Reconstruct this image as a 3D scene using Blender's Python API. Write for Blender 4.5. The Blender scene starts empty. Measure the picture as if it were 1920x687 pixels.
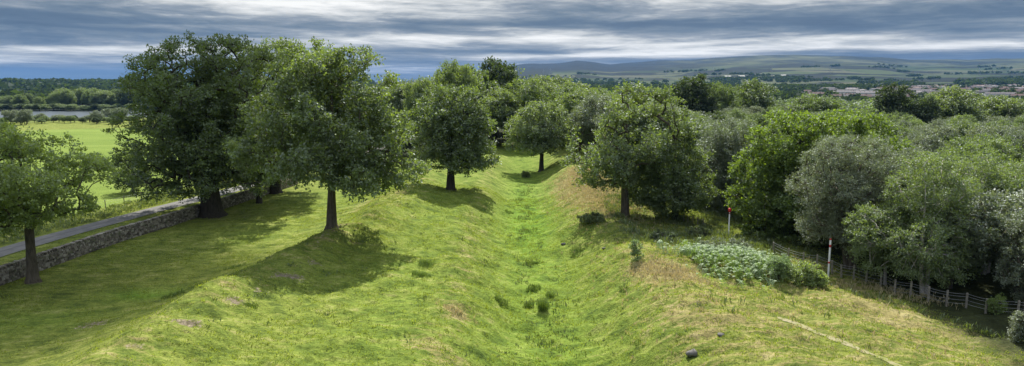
import bpy, math
import numpy as np
from mathutils import Vector
R = math.radians
rng = np.random.default_rng(7)
sc = bpy.context.scene
COL = sc.collection

# ------------------------------------------------------------------ camera, light, exposure
CAM_Z = 16.0; PITCH = R(8.13); F = 1281.0; CX, CY = 960.0, 343.5
cam = bpy.data.cameras.new('camera'); co = bpy.data.objects.new('camera', cam); COL.objects.link(co)
co.location = (0, 0, CAM_Z); co.rotation_euler = (math.pi/2 - PITCH, 0, 0)
cam.sensor_width = 36; cam.lens = 36*F/1920; cam.clip_start = 0.5; cam.clip_end = 60000
sc.camera = co
SUN_EL, SUN_AZ = R(50), R(3)          # azimuth clockwise from +Y
sd = Vector((math.sin(SUN_AZ)*math.cos(SUN_EL), math.cos(SUN_AZ)*math.cos(SUN_EL), math.sin(SUN_EL)))
sl = bpy.data.lights.new('sun', 'SUN'); sl.energy = 5.0; sl.angle = R(0.6); sl.color = (1.0, .95, .86)
so = bpy.data.objects.new('sun', sl); COL.objects.link(so)
so.rotation_euler = (-sd).to_track_quat('-Z', 'Y').to_euler()
vs = sc.view_settings
vs.view_transform = 'Standard'; vs.look = 'None'; vs.gamma = 1; vs.exposure = 0.8
sc.render.engine = 'CYCLES'
cy = sc.cycles
cy.max_bounces = 6; cy.diffuse_bounces = 3; cy.glossy_bounces = 2; cy.transmission_bounces = 4
cy.transparent_max_bounces = 4; cy.volume_bounces = 0; cy.sample_clamp_indirect = 4; cy.caustics_reflective = False
cy.use_denoising = True; cy.denoiser = 'OPENIMAGEDENOISE'; cy.denoising_prefilter = 'ACCURATE'
cy.use_adaptive_sampling = False; sc.render.use_persistent_data = False

class NT:
    """small helper round a node tree"""
    def __init__(s, tree): s.t = tree; tree.nodes.clear()
    def n(s, typ, ins=None, **kw):
        nd = s.t.nodes.new(typ)
        for k, v in kw.items(): setattr(nd, k, v)
        for k, v in (ins or {}).items(): s.set(nd, k, v)
        return nd
    def set(s, nd, k, v):
        if isinstance(v, bpy.types.NodeSocket): s.t.links.new(v, nd.inputs[k])
        else: nd.inputs[k].default_value = v
    def math(s, op, a, b=0.0, c=None, clamp=False):
        nd = s.n('ShaderNodeMath', operation=op, use_clamp=clamp)
        s.set(nd, 0, a); s.set(nd, 1, b)
        if c is not None: s.set(nd, 2, c)
        return nd.outputs[0]
    def mix(s, f, a, b, blend='MIX'):
        nd = s.n('ShaderNodeMix', data_type='RGBA', blend_type=blend)
        s.set(nd, 0, f); s.set(nd, 6, a); s.set(nd, 7, b)
        return nd.outputs[2]
    def mixf(s, f, a, b):
        nd = s.n('ShaderNodeMix', data_type='FLOAT'); s.set(nd, 0, f); s.set(nd, 2, a); s.set(nd, 3, b)
        return nd.outputs[0]
    def ramp(s, f, pts, interp='LINEAR'):
        nd = s.n('ShaderNodeValToRGB'); cr = nd.color_ramp; cr.interpolation = interp
        while len(cr.elements) < len(pts): cr.elements.new(.5)
        for e, (p, c) in zip(cr.elements, pts):
            e.position = p; e.color = tuple(c)+(1,) if len(c) == 3 else c
        s.set(nd, 0, f); return nd.outputs[0]
    def step(s, f, a, b):
        nd = s.n('ShaderNodeMapRange', interpolation_type='SMOOTHSTEP'); s.set(nd, 0, f); s.set(nd, 1, a); s.set(nd, 2, b)
        return nd.outputs[0]
    def noise(s, vec, scale, detail=4, rough=.55, dist=0.0):
        nd = s.n('ShaderNodeTexNoise'); s.set(nd, 'Vector', vec); s.set(nd, 'Scale', scale); s.set(nd, 'Detail', detail)
        s.set(nd, 'Roughness', rough); s.set(nd, 'Distortion', dist)
        return nd.outputs[0]

def G4(v): return tuple(v)+(1,)

# world: Nishita daylight behind a broken stratus deck, in world directions
w = bpy.data.worlds.new('World'); sc.world = w; w.use_nodes = True
N = NT(w.node_tree)
sky = N.n('ShaderNodeTexSky', sky_type='NISHITA', sun_disc=False, sun_elevation=SUN_EL, sun_rotation=SUN_AZ, altitude=100)
bg1 = N.n('ShaderNodeBackground', {'Color': sky.outputs[0], 'Strength': 0.05})
tc = N.n('ShaderNodeTexCoord').outputs['Generated']
sep = N.n('ShaderNodeSeparateXYZ', {0: tc}); X, Y, Z = sep.outputs
az = N.math('ARCTAN2', X, Y)
hz = N.math('MAXIMUM', Z, 0.0)
lz = N.math('LOGARITHM', N.math('ADD', hz, 0.035), 2.718)
tilt = N.math('MULTIPLY_ADD', az, 0.10, lz)
cv = N.n('ShaderNodeCombineXYZ', {0: N.math('MULTIPLY', az, 2.8), 1: N.math('MULTIPLY', tilt, 3.9), 2: 3.7}).outputs[0]
cv2 = N.n('ShaderNodeCombineXYZ', {0: N.math('MULTIPLY', az, 7.0), 1: N.math('MULTIPLY', tilt, 8.5), 2: 9.1}).outputs[0]
n1 = N.noise(cv, 1.0, 6, .55, .35); n2 = N.noise(cv2, 1.0, 5, .6, .5)
cv3 = N.n('ShaderNodeCombineXYZ', {0: N.math('MULTIPLY', az, 17.0), 1: N.math('MULTIPLY', tilt, 15.0), 2: 1.1}).outputs[0]
n3 = N.noise(cv3, 1.0, 6, .62, .8)
nn = N.math('ADD', N.math('MULTIPLY_ADD', n2, 0.50, N.math('MULTIPLY_ADD', n3, 0.24, N.math('MULTIPLY', n1, 0.58))), -.12)
def blob(a0, z0, sa, sz, amp):
    da = N.math('DIVIDE', N.math('SUBTRACT', az, a0), sa); dz = N.math('DIVIDE', N.math('SUBTRACT', Z, z0), sz)
    r2 = N.math('ADD', N.math('MULTIPLY', da, da), N.math('MULTIPLY', dz, dz))
    return N.math('MULTIPLY', N.math('EXPONENT', N.math('MULTIPLY', r2, -1.0), 0.0), amp)
def A(px): return math.atan((px-CX)/F)
def E(px, py):
    t = (160.5-py)/F; return t/math.sqrt(1+t*t+((px-CX)/F)**2)
for (bx, by, wx, wy, am) in [(420, 12, 330, 22, .20), (700, 2, 300, 26, .12), (1000, 75, 260, 15, .17), (1330, 95, 280, 9, .15), (1800, 88, 160, 8, .17),
                             (1500, 72, 170, 8, .12), (560, 88, 300, 14, .12), (1200, 2, 240, 14, .12), (1500, 5, 150, 8, .12), (100, 95, 200, 9, .10),
                             (850, 52, 420, 14, -.12), (150, 60, 300, 30, -.09), (900, 100, 420, 7, -.14), (1500, 45, 500, 18, -.07),
                             (300, 145, 500, 16, -.12), (1650, 110, 380, 9, -.11), (120, 20, 150, 30, -.07), (1050, 108, 200, 7, .17), (1270, 103, 160, 6, .12), (1140, 88, 60, 4, .12), (1010, 76, 60, 5, .10), (330, 35, 200, 5, .10), (560, 8, 140, 16, .10)]:
    nn = N.math('ADD', nn, blob(A(bx), E(bx, by), wx/F, wy/F, am*1.02))
cloudc = N.ramp(nn, [(.30, (.060, .092, .145)), (.42, (.090, .130, .185)), (.50, (.16, .20, .24)), (.58, (.27, .30, .33)), (.66, (.54, .55, .54)), (.80, (1.0, .98, .93))])
# low band of clear bluer air, and the deck brightening overhead
cloudc = N.mix(N.math('MULTIPLY', N.step(Z, 0.030, 0.0), N.step(az, .05, -.35)), cloudc, (.125, .165, .195, 1))
up = N.step(Z, 0.12, 0.65)
cloudc = N.mix(up, cloudc, (.62, .68, .78, 1))
bg2 = N.n('ShaderNodeBackground', {'Color': cloudc, 'Strength': N.math('MULTIPLY_ADD', up, 0.26, 0.64)})
mixs = N.n('ShaderNodeMixShader', {0: 0.92, 1: bg1.outputs[0], 2: bg2.outputs[0]})
N.n('ShaderNodeOutputWorld', {0: mixs.outputs[0]})
w.cycles.sampling_method = 'MANUAL'; w.cycles.sample_map_resolution = 512

# ------------------------------------------------------------------ helpers
def tag(o, label=None, cat=None, group=None, kind=None):
    for k, v in (('label', label), ('category', cat), ('group', group), ('kind', kind)):
        if v: o[k] = v
    return o
def mesh_arr(name, V, Fc, mats, mat_idx=None, smooth=False):
    me = bpy.data.meshes.new(name); V = np.asarray(V, np.float32).reshape(-1, 3); Fc = np.asarray(Fc, np.int32)
    me.vertices.add(len(V)); me.vertices.foreach_set('co', V.ravel())
    nf, k = Fc.shape
    me.loops.add(nf*k); me.loops.foreach_set('vertex_index', Fc.ravel())
    me.polygons.add(nf); me.polygons.foreach_set('loop_start', np.arange(nf, dtype=np.int32)*k)
    for m in (mats if isinstance(mats, (list, tuple)) else [mats]): me.materials.append(m)
    if mat_idx is not None: me.polygons.foreach_set('material_index', np.asarray(mat_idx, np.int32))
    me.update(calc_edges=True)
    me.polygons.foreach_set('use_smooth', np.full(nf, smooth))
    return me
def link(name, me, parent=None, loc=None):
    o = bpy.data.objects.new(name, me); COL.objects.link(o)
    if parent is not None: o.parent = parent
    if loc is not None: o.location = loc
    return o
def empty(name, loc, rz=0):
    o = link(name, None, None, loc); o.rotation_euler = (0, 0, rz); o.empty_display_size = .3; return o
class MB:
    """collects convex bits into one mesh; quads only"""
    def __init__(s): s.v = []; s.f = []; s.m = []; s.n = 0
    def add(s, V, Fq, m=0):
        V = np.asarray(V, float).reshape(-1, 3); Fq = np.asarray(Fq, int)
        s.v.append(V); s.f.append(Fq+s.n); s.m.append(np.full(len(Fq), m)); s.n += len(V)
    BOXF = [[0, 1, 3, 2], [4, 6, 7, 5], [0, 4, 5, 1], [2, 3, 7, 6], [0, 2, 6, 4], [1, 5, 7, 3]]
    def box(s, c, h, rz=0, m=0, jit=0, rot=None):
        P = np.array([[x, y, z] for x in (-1, 1) for y in (-1, 1) for z in (-1, 1)], float)
        if jit: P *= 1+rng.uniform(-jit, jit, P.shape)
        P *= h
        if rot is not None: P = P @ rot.T
        ca, sa = math.cos(rz), math.sin(rz)
        P = P @ np.array([[ca, sa, 0], [-sa, ca, 0], [0, 0, 1]])
        s.add(P+np.asarray(c), s.BOXF, m)
    def tube(s, pts, rad, k=6, m=0):
        pts = np.asarray(pts, float); rad = np.broadcast_to(rad, (len(pts),))
        V = []
        for i, p in enumerate(pts):
            d = pts[min(i+1, len(pts)-1)]-pts[max(i-1, 0)]; d /= np.linalg.norm(d)+1e-9
            a = np.cross(d, [0.13, 1, 0.05] if abs(d[1]) < .9 else [1, 0, 0]); a /= np.linalg.norm(a)+1e-9; b = np.cross(d, a)
            t = np.arange(k)/k*2*math.pi
            V.append(p+rad[i]*(np.cos(t)[:, None]*a+np.sin(t)[:, None]*b))
        Fq = []
        for i in range(len(pts)-1):
            for j in range(k): Fq.append([i*k+j, i*k+(j+1) % k, (i+1)*k+(j+1) % k, (i+1)*k+j])
        base = len(pts)*k; top = pts[-1]
        V = np.vstack(V+[np.array([top])])
        for j in range(0, k, 2): Fq.append([(len(pts)-1)*k+j, (len(pts)-1)*k+(j+1) % k, (len(pts)-1)*k+(j+2) % k, base])
        s.add(V, Fq, m)
    def mesh(s, name, mats, smooth=False):
        return mesh_arr(name, np.vstack(s.v), np.vstack(s.f), mats, np.concatenate(s.m), smooth)

def vnoise(x, y, seed=0):
    xi = np.floor(x).astype(np.int64); yi = np.floor(y).astype(np.int64); xf = x-xi; yf = y-yi
    u = xf*xf*(3-2*xf); v = yf*yf*(3-2*yf)
    def h(a, b):
        n = (a*374761393+b*668265263+seed*2147483629) & 0xffffffff
        n = ((n ^ (n >> 13))*1274126177) & 0xffffffff
        n = n ^ (n >> 16)
        return (n & 0xffff)/65535.0
    return (h(xi, yi)*(1-u)+h(xi+1, yi)*u)*(1-v)+(h(xi, yi+1)*(1-u)+h(xi+1, yi+1)*u)*v*1.0
def fbm(x, y, oct=4, seed=0, g=.5):
    s = 0; a = 1; t = 0
    for i in range(oct):
        s = s+a*vnoise(x*2**i+i*17.3, y*2**i-i*9.1, seed+i*7); t += a; a *= g
    return s/t*2-1
def sst(x, a, b):
    t = np.clip((x-a)/(b-a), 0, 1); return t*t*(3-2*t)

# ------------------------------------------------------------------ terrain height
TOPPX = [0, 200, 480, 700, 740, 820, 900, 960, 1000, 1060, 1080, 1100, 1140, 1180, 1230, 1290, 1340, 1400, 1480, 1540, 1600, 1640, 1700, 1800, 1850, 1920, 2300]
TOPPY = [157, 157, 154, 148, 145, 139, 130, 123, 120, 119, 115, 117, 122, 119, 117, 115.5, 112, 109, 108.5, 110.5, 113, 115, 121, 121.5, 120, 121, 130]
PATHXY = None
def road_x(y): return np.interp(y, [20, 50, 62, 71.5, 79, 87.6, 97.5, 110, 125, 160, 300], [-56.5, -55.9, -55.3, -54.7, -54, -52.7, -51, -48.6, -46, -42, -30])
def wall_x(y): return np.interp(y, [20, 61.4, 73, 80, 86.2, 94.6, 101.4, 125, 160], [-48.5, -47.6, -47.1, -46.5, -45.4, -44.3, -43.4, -40.5, -36.5])
def hgt(x, y, fine=True):
    x = np.asarray(x, float); y = np.asarray(y, float)
    r = np.hypot(x, y)
    crest = np.interp(y, [30, 47, 59, 76, 91, 130, 200], [-22.5, -21.5, -19.7, -15.8, -15.2, -15, -14])
    # left meadow to berm
    z = -2.3+2.3*sst(x, crest-13, crest+1)
    z = z+1.75*np.exp(-((x-crest)/3.8)**2)*(0.85+.35*fbm(x*0+3.3, y/9., 3, 5))
    # field, road side
    z = z+0.6*sst(wall_x(y)-x, .2, 3.5)-1.6*sst(x, -64, -95)
    # ditch
    dc = 2.4+.5*np.sin(y/19.)+1.5*fbm(y/10., y*0+4, 3, 14)
    dz = np.abs(x-dc)
    depth = np.interp(y, [20, 45, 80, 130, 165, 190], [2.8, 2.7, 2.5, 2.3, 1.3, 0.0])
    prof = 1-sst(dz, 1.5, 8.8+2.0*fbm(y/6.+np.sign(x-dc)*5, x*0+1, 3, 9))
    z = z-depth*prof
    # right mound and forest side
    z = z+np.interp(y, [20, 40, 58, 75, 120], [1.5, 1.2, .6, .2, .3])*np.exp(-((x-15.5-1.0*np.sin(y/11.))/5.5)**2)
    z = z+.45*np.exp(-((x-12)/2.5)**2)
    z = z-1.4*sst(x, 20, 36)-.8*np.exp(-((x-20)/8)**2-((y-78)/14)**2)
    if fine:
        near = np.clip(1-(r-60)/160, 0.12, 1)*sst(np.abs(x-road_x(y)), 2.2, 4.5)*sst(np.abs(x-wall_x(y)), .3, 2)
        rough = .45+.9*sst(x, -24, -18)
        if PATHXY is not None:
            dm = np.full(np.shape(x), 9.0)
            for p, q in zip(PATHXY[:-1], PATHXY[1:]):
                dv = q-p; t_ = np.clip(((x-p[0])*dv[0]+(y-p[1])*dv[1])/(dv @ dv), 0, 1); dm = np.minimum(dm, np.hypot(x-p[0]-t_*dv[0], y-p[1]-t_*dv[1]))
            rough = rough*(.10+.9*sst(dm, .4, 1.6))
        flow = fbm(x/4.2+.25*y/4.2, y/3.4, 4, 21)
        z = z+near*rough*(.42*flow+.17*fbm(x/1.3, y/1.0, 3, 31)+.07*fbm(x/.42, y/.4, 2, 41))
        z = z+near*(.55*np.exp(-((x-crest)/5)**2)+.35*np.exp(-((x-11)/5)**2)+.25*np.exp(-((x+5)/3)**2))*fbm(x/3.1, y/4.0, 3, 57)
        # terracettes on ridge and bank
        z = z+near*.16*np.exp(-((x-crest+1)/5)**2)*fbm(x/2.4, y/.7, 2, 51)
    # general fall to the far flats
    z = z-3.2*sst(r, 190, 420)-2.2*sst(r, 420, 700)
    lake = np.exp(-(((x+360)/180)**4+((y-612)/66)**4)); z = z-2.5*lake*sst(-x, 120, 200)
    # far: rises through town to the hills
    px = CX+F*x/np.maximum(y, 1e-3)
    front = (y > 0)
    u = np.clip(px, -300, 2300)
    rt = sst(u, 640, 1000)
    top = np.interp(u, TOPPX, TOPPY)
    Dh = 8500.
    ztop = CAM_Z+(160.5-top)/F*Dh*1.02
    plain = 16*sst(r, 1150, 2700)*rt+0
    zl = 33*sst(r, 1500, 3300)
    t = np.clip((r-2600)/(Dh-2600), 0, 1)
    zr = plain+(ztop-16+7)*t**1.25
    far = np.where(front, zr*rt+zl*(1-rt), 12*sst(r, 1500, 5000))
    m = sst(r, 1000, 1400)
    z = z+far*m
    z = z+m*(fbm(x/900, y/900, 4, 61)*sst(r, 1800, 6000)*34*(1-sst(r, 7400, 8400)))
    z = z+sst(r, 5000, 7500)*(fbm(x/300, y/420, 3, 71)*9-14*np.abs(fbm(x/420, y/1900, 3, 75)))*rt
    z = z-sst(r, 8600, 11000)*220*rt
    return z

def W(px, py, Yd):
    """point on the pixel's ray at depth y = Yd"""
    u = (px-CX)/F; v = (CY-py)/F
    d = np.array([u, math.cos(PITCH)+v*math.sin(PITCH), -math.sin(PITCH)+v*math.cos(PITCH)])
    k = Yd/d[1]; return np.array([d[0]*k, Yd, CAM_Z+d[2]*k])
def G(px, py):
    """where the pixel's ray meets the ground"""
    lo = None
    Yd = np.geomspace(22, 9000, 900)
    P = np.array([W(px, py, a) for a in Yd]); below = P[:, 2] < hgt(P[:, 0], P[:, 1], False)
    i = int(np.argmax(below)); a, b = Yd[max(i-1, 0)], Yd[i]
    for _ in range(24):
        m = (a+b)/2; p = W(px, py, m)
        if p[2] < hgt(p[0], p[1], False): b = m
        else: a = m
    p = W(px, py, b); p[2] = float(hgt(p[0], p[1])); return p

PATHXY = np.array([G(a, b)[:2] for a, b in [(1462, 596), (1500, 611), (1545, 630), (1590, 648), (1640, 668), (1700, 695)]])

# ------------------------------------------------------------------ materials
def newmat(name):
    m = bpy.data.materials.new(name); m.use_nodes = True; return m, NT(m.node_tree)
def principled(N, col, rough=.8, spec=.3, normal=None):
    p = N.n('ShaderNodeBsdfPrincipled'); N.set(p, 'Base Color', col); N.set(p, 'Roughness', rough); N.set(p, 'Specular IOR Level', spec)
    if normal is not None: N.set(p, 'Normal', normal)
    N.n('ShaderNodeOutputMaterial', {0: p.outputs[0]}); return p
def plain(name, c, rough=.8, var=.25, scale=3, spec=.3):
    m, N = newmat(name); tc = N.n('ShaderNodeTexCoord').outputs['Object']
    n = N.noise(tc, scale, 5); c2 = tuple(x*(1-var) for x in c); c3 = tuple(min(1, x*(1+var)) for x in c)
    principled(N, N.ramp(n, [(.3, c2), (.7, c3)]), rough, spec); return m
def leafmat(name, c, hue=0.0, trans=.45, gloss=.12, tint=(1.25, 1.2, .8), trcol=None):
    """c: reflectance of the leaf; transmitted light is yellower"""
    m, N = newmat(name)
    isl = N.n('ShaderNodeNewGeometry').outputs['Random Per Island']
    oi = N.n('ShaderNodeObjectInfo').outputs['Random']
    tc = N.n('ShaderNodeTexCoord').outputs['Object']
    nz = N.noise(tc, .35, 2)
    a = tuple(x*.50 for x in c); b = tuple(min(1, x*t*1.75) for x, t in zip(c, tint))
    ti = N.n('ShaderNodeAttribute', attribute_name='tint').outputs['Fac']
    f = N.math('SUBTRACT', N.math('ADD', N.math('MULTIPLY', isl, .55), N.math('MULTIPLY', nz, .45)), ti)
    col = N.mix(f, G4(a), G4(b))
    col = N.mix(N.math('MULTIPLY', oi, .5), col, G4((c[0]*1.15, c[1]*.97, c[2]*1.1)), 'MIX')
    br = N.math('MULTIPLY_ADD', oi, .42, .80)
    col = N.mix(1.0, col, N.n('ShaderNodeCombineColor', {0: br, 1: br, 2: br}).outputs[0], 'MULTIPLY')
    df = N.n('ShaderNodeBsdfDiffuse', {0: col})
    tr = N.n('ShaderNodeBsdfTranslucent', {0: N.mix(1.0, col, G4(trcol or (1.9, 2.0, .75)), 'MULTIPLY')})
    ms = N.n('ShaderNodeMixShader', {0: trans, 1: df.outputs[0], 2: tr.outputs[0]})
    gl = N.n('ShaderNodeBsdfGlossy', {0: (.75, .8, .85, 1), 'Roughness': .62})
    mg = N.n('ShaderNodeMixShader', {0: gloss*.7, 1: ms.outputs[0], 2: gl.outputs[0]})
    N.n('ShaderNodeOutputMaterial', {0: mg.outputs[0]}); return m
def barkmat(name, c, dark=.45, scale=2.0, banded=False):
    m, N = newmat(name); tc = N.n('ShaderNodeTexCoord').outputs['Object']
    mp = N.n('ShaderNodeMapping', {0: tc, 3: (3, 3, 8 if banded else .6)}).outputs[0]
    n = N.noise(mp, scale, 6, .65)
    col = N.ramp(n, [(.35, tuple(x*dark for x in c)), (.6, c)])
    bp = N.n('ShaderNodeBump', {'Height': n, 'Strength': .8, 'Distance': .06})
    principled(N, col, .9, .2, bp.outputs[0]); return m

M = {}
M['oak'] = leafmat('oak leaves', (.088, .125, .040), gloss=.16)
M['beech'] = leafmat('beech leaves', (.082, .118, .032), gloss=.12)
M['sycamore'] = leafmat('fresh leaves', (.150, .205, .055), gloss=.14)
M['bright'] = leafmat('yellow green leaves', (.108, .160, .028), trans=.44, gloss=.10)
M['sallow'] = leafmat('grey green leaves', (.120, .148, .078), trans=.36, gloss=.16, tint=(1.15, 1.15, 1.0), trcol=(1.4, 1.5, .8))
M['birch'] = leafmat('birch leaves', (.088, .128, .042), trans=.42, gloss=.12)
M['dark'] = leafmat('dark leaves', (.040, .062, .024), trans=.35, gloss=.08)
M['far'] = leafmat('far leaves', (.032, .050, .022), trans=.3, gloss=.02)
M['fern'] = leafmat('bracken fronds', (.16, .23, .10), trans=.35, gloss=.12, trcol=(1.3, 1.5, .7))
M['rush'] = leafmat('rush stems', (.095, .145, .040), trans=.2, gloss=.05)
M['straw'] = leafmat('dry grass', (.36, .33, .21), trans=.3, gloss=.03, tint=(1.1, 1.05, .9), trcol=(1.3, 1.2, .8))
M['blade'] = leafmat('grass blades', (.155, .195, .035), trans=.45, gloss=.05, trcol=(1.5, 1.6, .7))
M['weed'] = leafmat('weeds', (.085, .115, .045), trans=.3, gloss=.08)
M['bark'] = barkmat('grey brown bark', (.12, .10, .075))
M['darkbark'] = barkmat('dark bark', (.060, .050, .040))
M['birchbark'] = barkmat('pale birch bark', (.50, .46, .42), .3, 3, True)
M['post'] = plain('weathered post', (.22, .20, .165), .9, .35, 6)
M['wire'] = plain('galvanised wire', (.35, .36, .37), .45, .1, 2, .6)
M['white'] = plain('white paint', (.72, .72, .70), .5, .08, 4)
M['red'] = plain('red paint', (.50, .04, .03), .5, .15, 4)
M['rock'] = barkmat('grey rock', (.17, .16, .15), .5, 1.2)

# drystone
m, N = newmat('drystone'); isl = N.n('ShaderNodeNewGeometry').outputs['Random Per Island']
tc = N.n('ShaderNodeTexCoord').outputs['Object']; n = N.noise(tc, 9, 5, .7)
c = N.ramp(isl, [(0, (.10, .085, .07)), (.4, (.20, .175, .15)), (.75, (.30, .265, .225)), (1, (.42, .39, .34))])
c = N.mix(N.step(N.noise(tc, 2.3, 4), .52, .7), c, (.16, .17, .10, 1))
c = N.mix(1.0, c, N.ramp(n, [(.3, (.6, .6, .6)), (.7, (1.15, 1.15, 1.15))]), 'MULTIPLY')
bp = N.n('ShaderNodeBump', {'Height': n, 'Strength': .7, 'Distance': .04}); principled(N, c, .92, .2, bp.outputs[0]); M['stone'] = m
# road
m, N = newmat('worn asphalt'); uv = N.n('ShaderNodeAttribute', attribute_name='across').outputs['Fac']
tc = N.n('ShaderNodeTexCoord').outputs['Object']; n = N.noise(tc, 1.1, 6, .6); n3 = N.noise(tc, 14, 3)
c = N.ramp(n, [(.3, (.10, .098, .095)), (.7, (.17, .165, .155))])
mid = N.math('SUBTRACT', 1.0, N.step(N.math('ABSOLUTE', uv), 0.02, .24))
edge = N.step(N.math('ADD', N.math('ABSOLUTE', uv), N.math('MULTIPLY', n, .12)), .96, 1.04)
c = N.mix(N.math('MULTIPLY', mid, .55), c, (.07, .068, .06, 1)); c = N.mix(edge, c, (.10, .12, .045, 1))
c = N.mix(1.0, c, N.ramp(n3, [(.3, (.85,)*3), (.7, (1.12,)*3)]), 'MULTIPLY')
principled(N, c, .85, .3); M['road'] = m
# dirt
m, N = newmat('trodden earth'); tc = N.n('ShaderNodeTexCoord').outputs['Object']; n = N.noise(tc, 1.6, 6, .65)
c = N.ramp(n, [(.40, (.17, .19, .05)), (.52, (.24, .22, .12)), (.7, (.32, .28, .19))]); principled(N, c, .95, .1); M['dirt'] = m
# water
m, N = newmat('lake water'); tc = N.n('ShaderNodeTexCoord').outputs['Object']
bp = N.n('ShaderNodeBump', {'Height': N.noise(tc, .6, 3), 'Strength': .25, 'Distance': .2})
principled(N, (.05, .065, .08, 1), .3, .5, bp.outputs[0]); M['water'] = m

# ground
m, N = newmat('turf'); M['ground'] = m
pos = N.n('ShaderNodeNewGeometry').outputs['Position']
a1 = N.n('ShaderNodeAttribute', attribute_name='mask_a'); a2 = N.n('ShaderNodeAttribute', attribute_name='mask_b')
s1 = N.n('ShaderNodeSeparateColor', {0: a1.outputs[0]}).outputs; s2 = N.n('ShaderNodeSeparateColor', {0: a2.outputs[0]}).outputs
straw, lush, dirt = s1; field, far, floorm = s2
nbig = N.noise(pos, .11, 3); nmed = N.noise(pos, .55, 5, .6); nfine = N.noise(pos, 3.2, 5, .7)
streak = N.noise(N.n('ShaderNodeMapping', {0: pos, 2: (0, 0, .35), 3: (.45, 1.8, 1)}).outputs[0], 1.0, 5, .62, .6)
green = N.ramp(N.math('ADD', N.math('MULTIPLY', nmed, .5), N.math('MULTIPLY', streak, .5)), [(.33, (.055, .075, .018)), (.44, (.120, .155, .028)), (.54, (.190, .220, .042)), (.66, (.290, .285, .100))])
lush_dapplec = N.ramp(nmed, [(.3, (.065, .125, .016)), (.5, (.130, .225, .024)), (.7, (.20, .29, .045))])
c = N.mix(lush, green, lush_dapplec)
st = N.step(N.math('ADD', straw, N.math('ADD', N.math('MULTIPLY', N.math('SUBTRACT', streak, .5), 1.7), N.math('MULTIPLY', N.math('SUBTRACT', nfine, .5), .7))), .38, .78)
strawc = N.ramp(nmed, [(.3, (.20, .165, .065)), (.55, (.30, .245, .11)), (.75, (.38, .32, .17))])
c = N.mix(N.math('MULTIPLY', st, .8), c, strawc)
brown = N.step(N.math('ADD', N.noise(pos, .8, 5, .7), N.math('MULTIPLY', straw, .10)), .64, .74)
c = N.mix(N.math('MULTIPLY', brown, .6), c, (.10, .085, .035, 1))
dk = N.step(N.noise(N.n('ShaderNodeMapping', {0: pos, 3: (.8, 1.7, 1)}).outputs[0], 1.3, 5, .7), .56, .68)
c = N.mix(N.math('MULTIPLY', dk, .68), c, (.050, .075, .018, 1))
dd = N.step(N.math('ADD', dirt, N.math('MULTIPLY', N.math('SUBTRACT', nfine, .5), 2.2)), .45, .80)
c = N.mix(dd, c, N.ramp(nfine, [(.3, (.12, .095, .055)), (.7, (.27, .23, .16))]))
fieldc = N.ramp(N.noise(N.n('ShaderNodeMapping', {0: pos, 3: (.02, .07, 1)}).outputs[0], 1, 4, .6), [(.35, (.125, .185, .030)), (.6, (.175, .235, .045)), (.75, (.22, .26, .075))])
c = N.mix(field, c, fieldc)
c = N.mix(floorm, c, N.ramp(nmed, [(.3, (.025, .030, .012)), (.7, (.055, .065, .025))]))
c = N.mix(1.0, c, N.ramp(nfine, [(.25, (.62,)*3), (.75, (1.30,)*3)]), 'MULTIPLY')
c = N.mix(1.0, c, N.ramp(N.noise(pos, 8.5, 3, .7), [(.3, (.72,)*3), (.7, (1.22,)*3)]), 'MULTIPLY')
# far patchwork of pasture, rough grazing and woods
pv = N.n('ShaderNodeMapping', {0: pos, 3: (.0016, .0011, 0)}).outputs[0]
vo = N.n('ShaderNodeTexVoronoi', {'Vector': pv, 'Scale': 1.6, 'Randomness': .9})
vcol = N.n('ShaderNodeSeparateColor', {0: vo.outputs['Color']}).outputs[0]
pat = N.ramp(vcol, [(0, (.035, .05, .022)), (.22, (.09, .14, .04)), (.42, (.16, .20, .07)), (.62, (.22, .23, .10)), (.8, (.13, .17, .06)), (.92, (.26, .25, .13))], 'CONSTANT')
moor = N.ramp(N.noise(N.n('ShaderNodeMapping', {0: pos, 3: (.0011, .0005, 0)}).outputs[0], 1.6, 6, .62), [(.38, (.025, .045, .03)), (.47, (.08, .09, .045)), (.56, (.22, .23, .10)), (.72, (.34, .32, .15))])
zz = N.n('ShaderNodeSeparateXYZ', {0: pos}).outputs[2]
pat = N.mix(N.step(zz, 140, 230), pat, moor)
wood = N.step(N.noise(N.n('ShaderNodeMapping', {0: pos, 3: (.0015, .0024, 0)}).outputs[0], 1, 6, .62), .52, .545)
pat = N.mix(N.math('MULTIPLY', wood, N.math('SUBTRACT', 1.0, N.math('MULTIPLY', N.step(zz, 120, 240), .6))), pat, (.020, .030, .014, 1))
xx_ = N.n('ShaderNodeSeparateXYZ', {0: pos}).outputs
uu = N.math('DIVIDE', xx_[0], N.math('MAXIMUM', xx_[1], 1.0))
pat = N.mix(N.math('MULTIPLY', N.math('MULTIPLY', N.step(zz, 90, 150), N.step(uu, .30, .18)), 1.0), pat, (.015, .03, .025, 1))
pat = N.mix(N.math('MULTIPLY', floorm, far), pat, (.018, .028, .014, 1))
pat = N.mix(1.0, pat, (.27, .30, .32, 1), 'MULTIPLY')  # cloud shade over the far land and hills, painted into their colour
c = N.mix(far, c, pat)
hb = N.math('ADD', nfine, N.math('MULTIPLY', nmed, 1.4))
bp = N.n('ShaderNodeBump', {'Height': hb, 'Strength': N.math('MULTIPLY', N.math('SUBTRACT', 1.0, far), .75), 'Distance': .28})
principled(N, c, .95, .08, bp.outputs[0])

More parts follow.
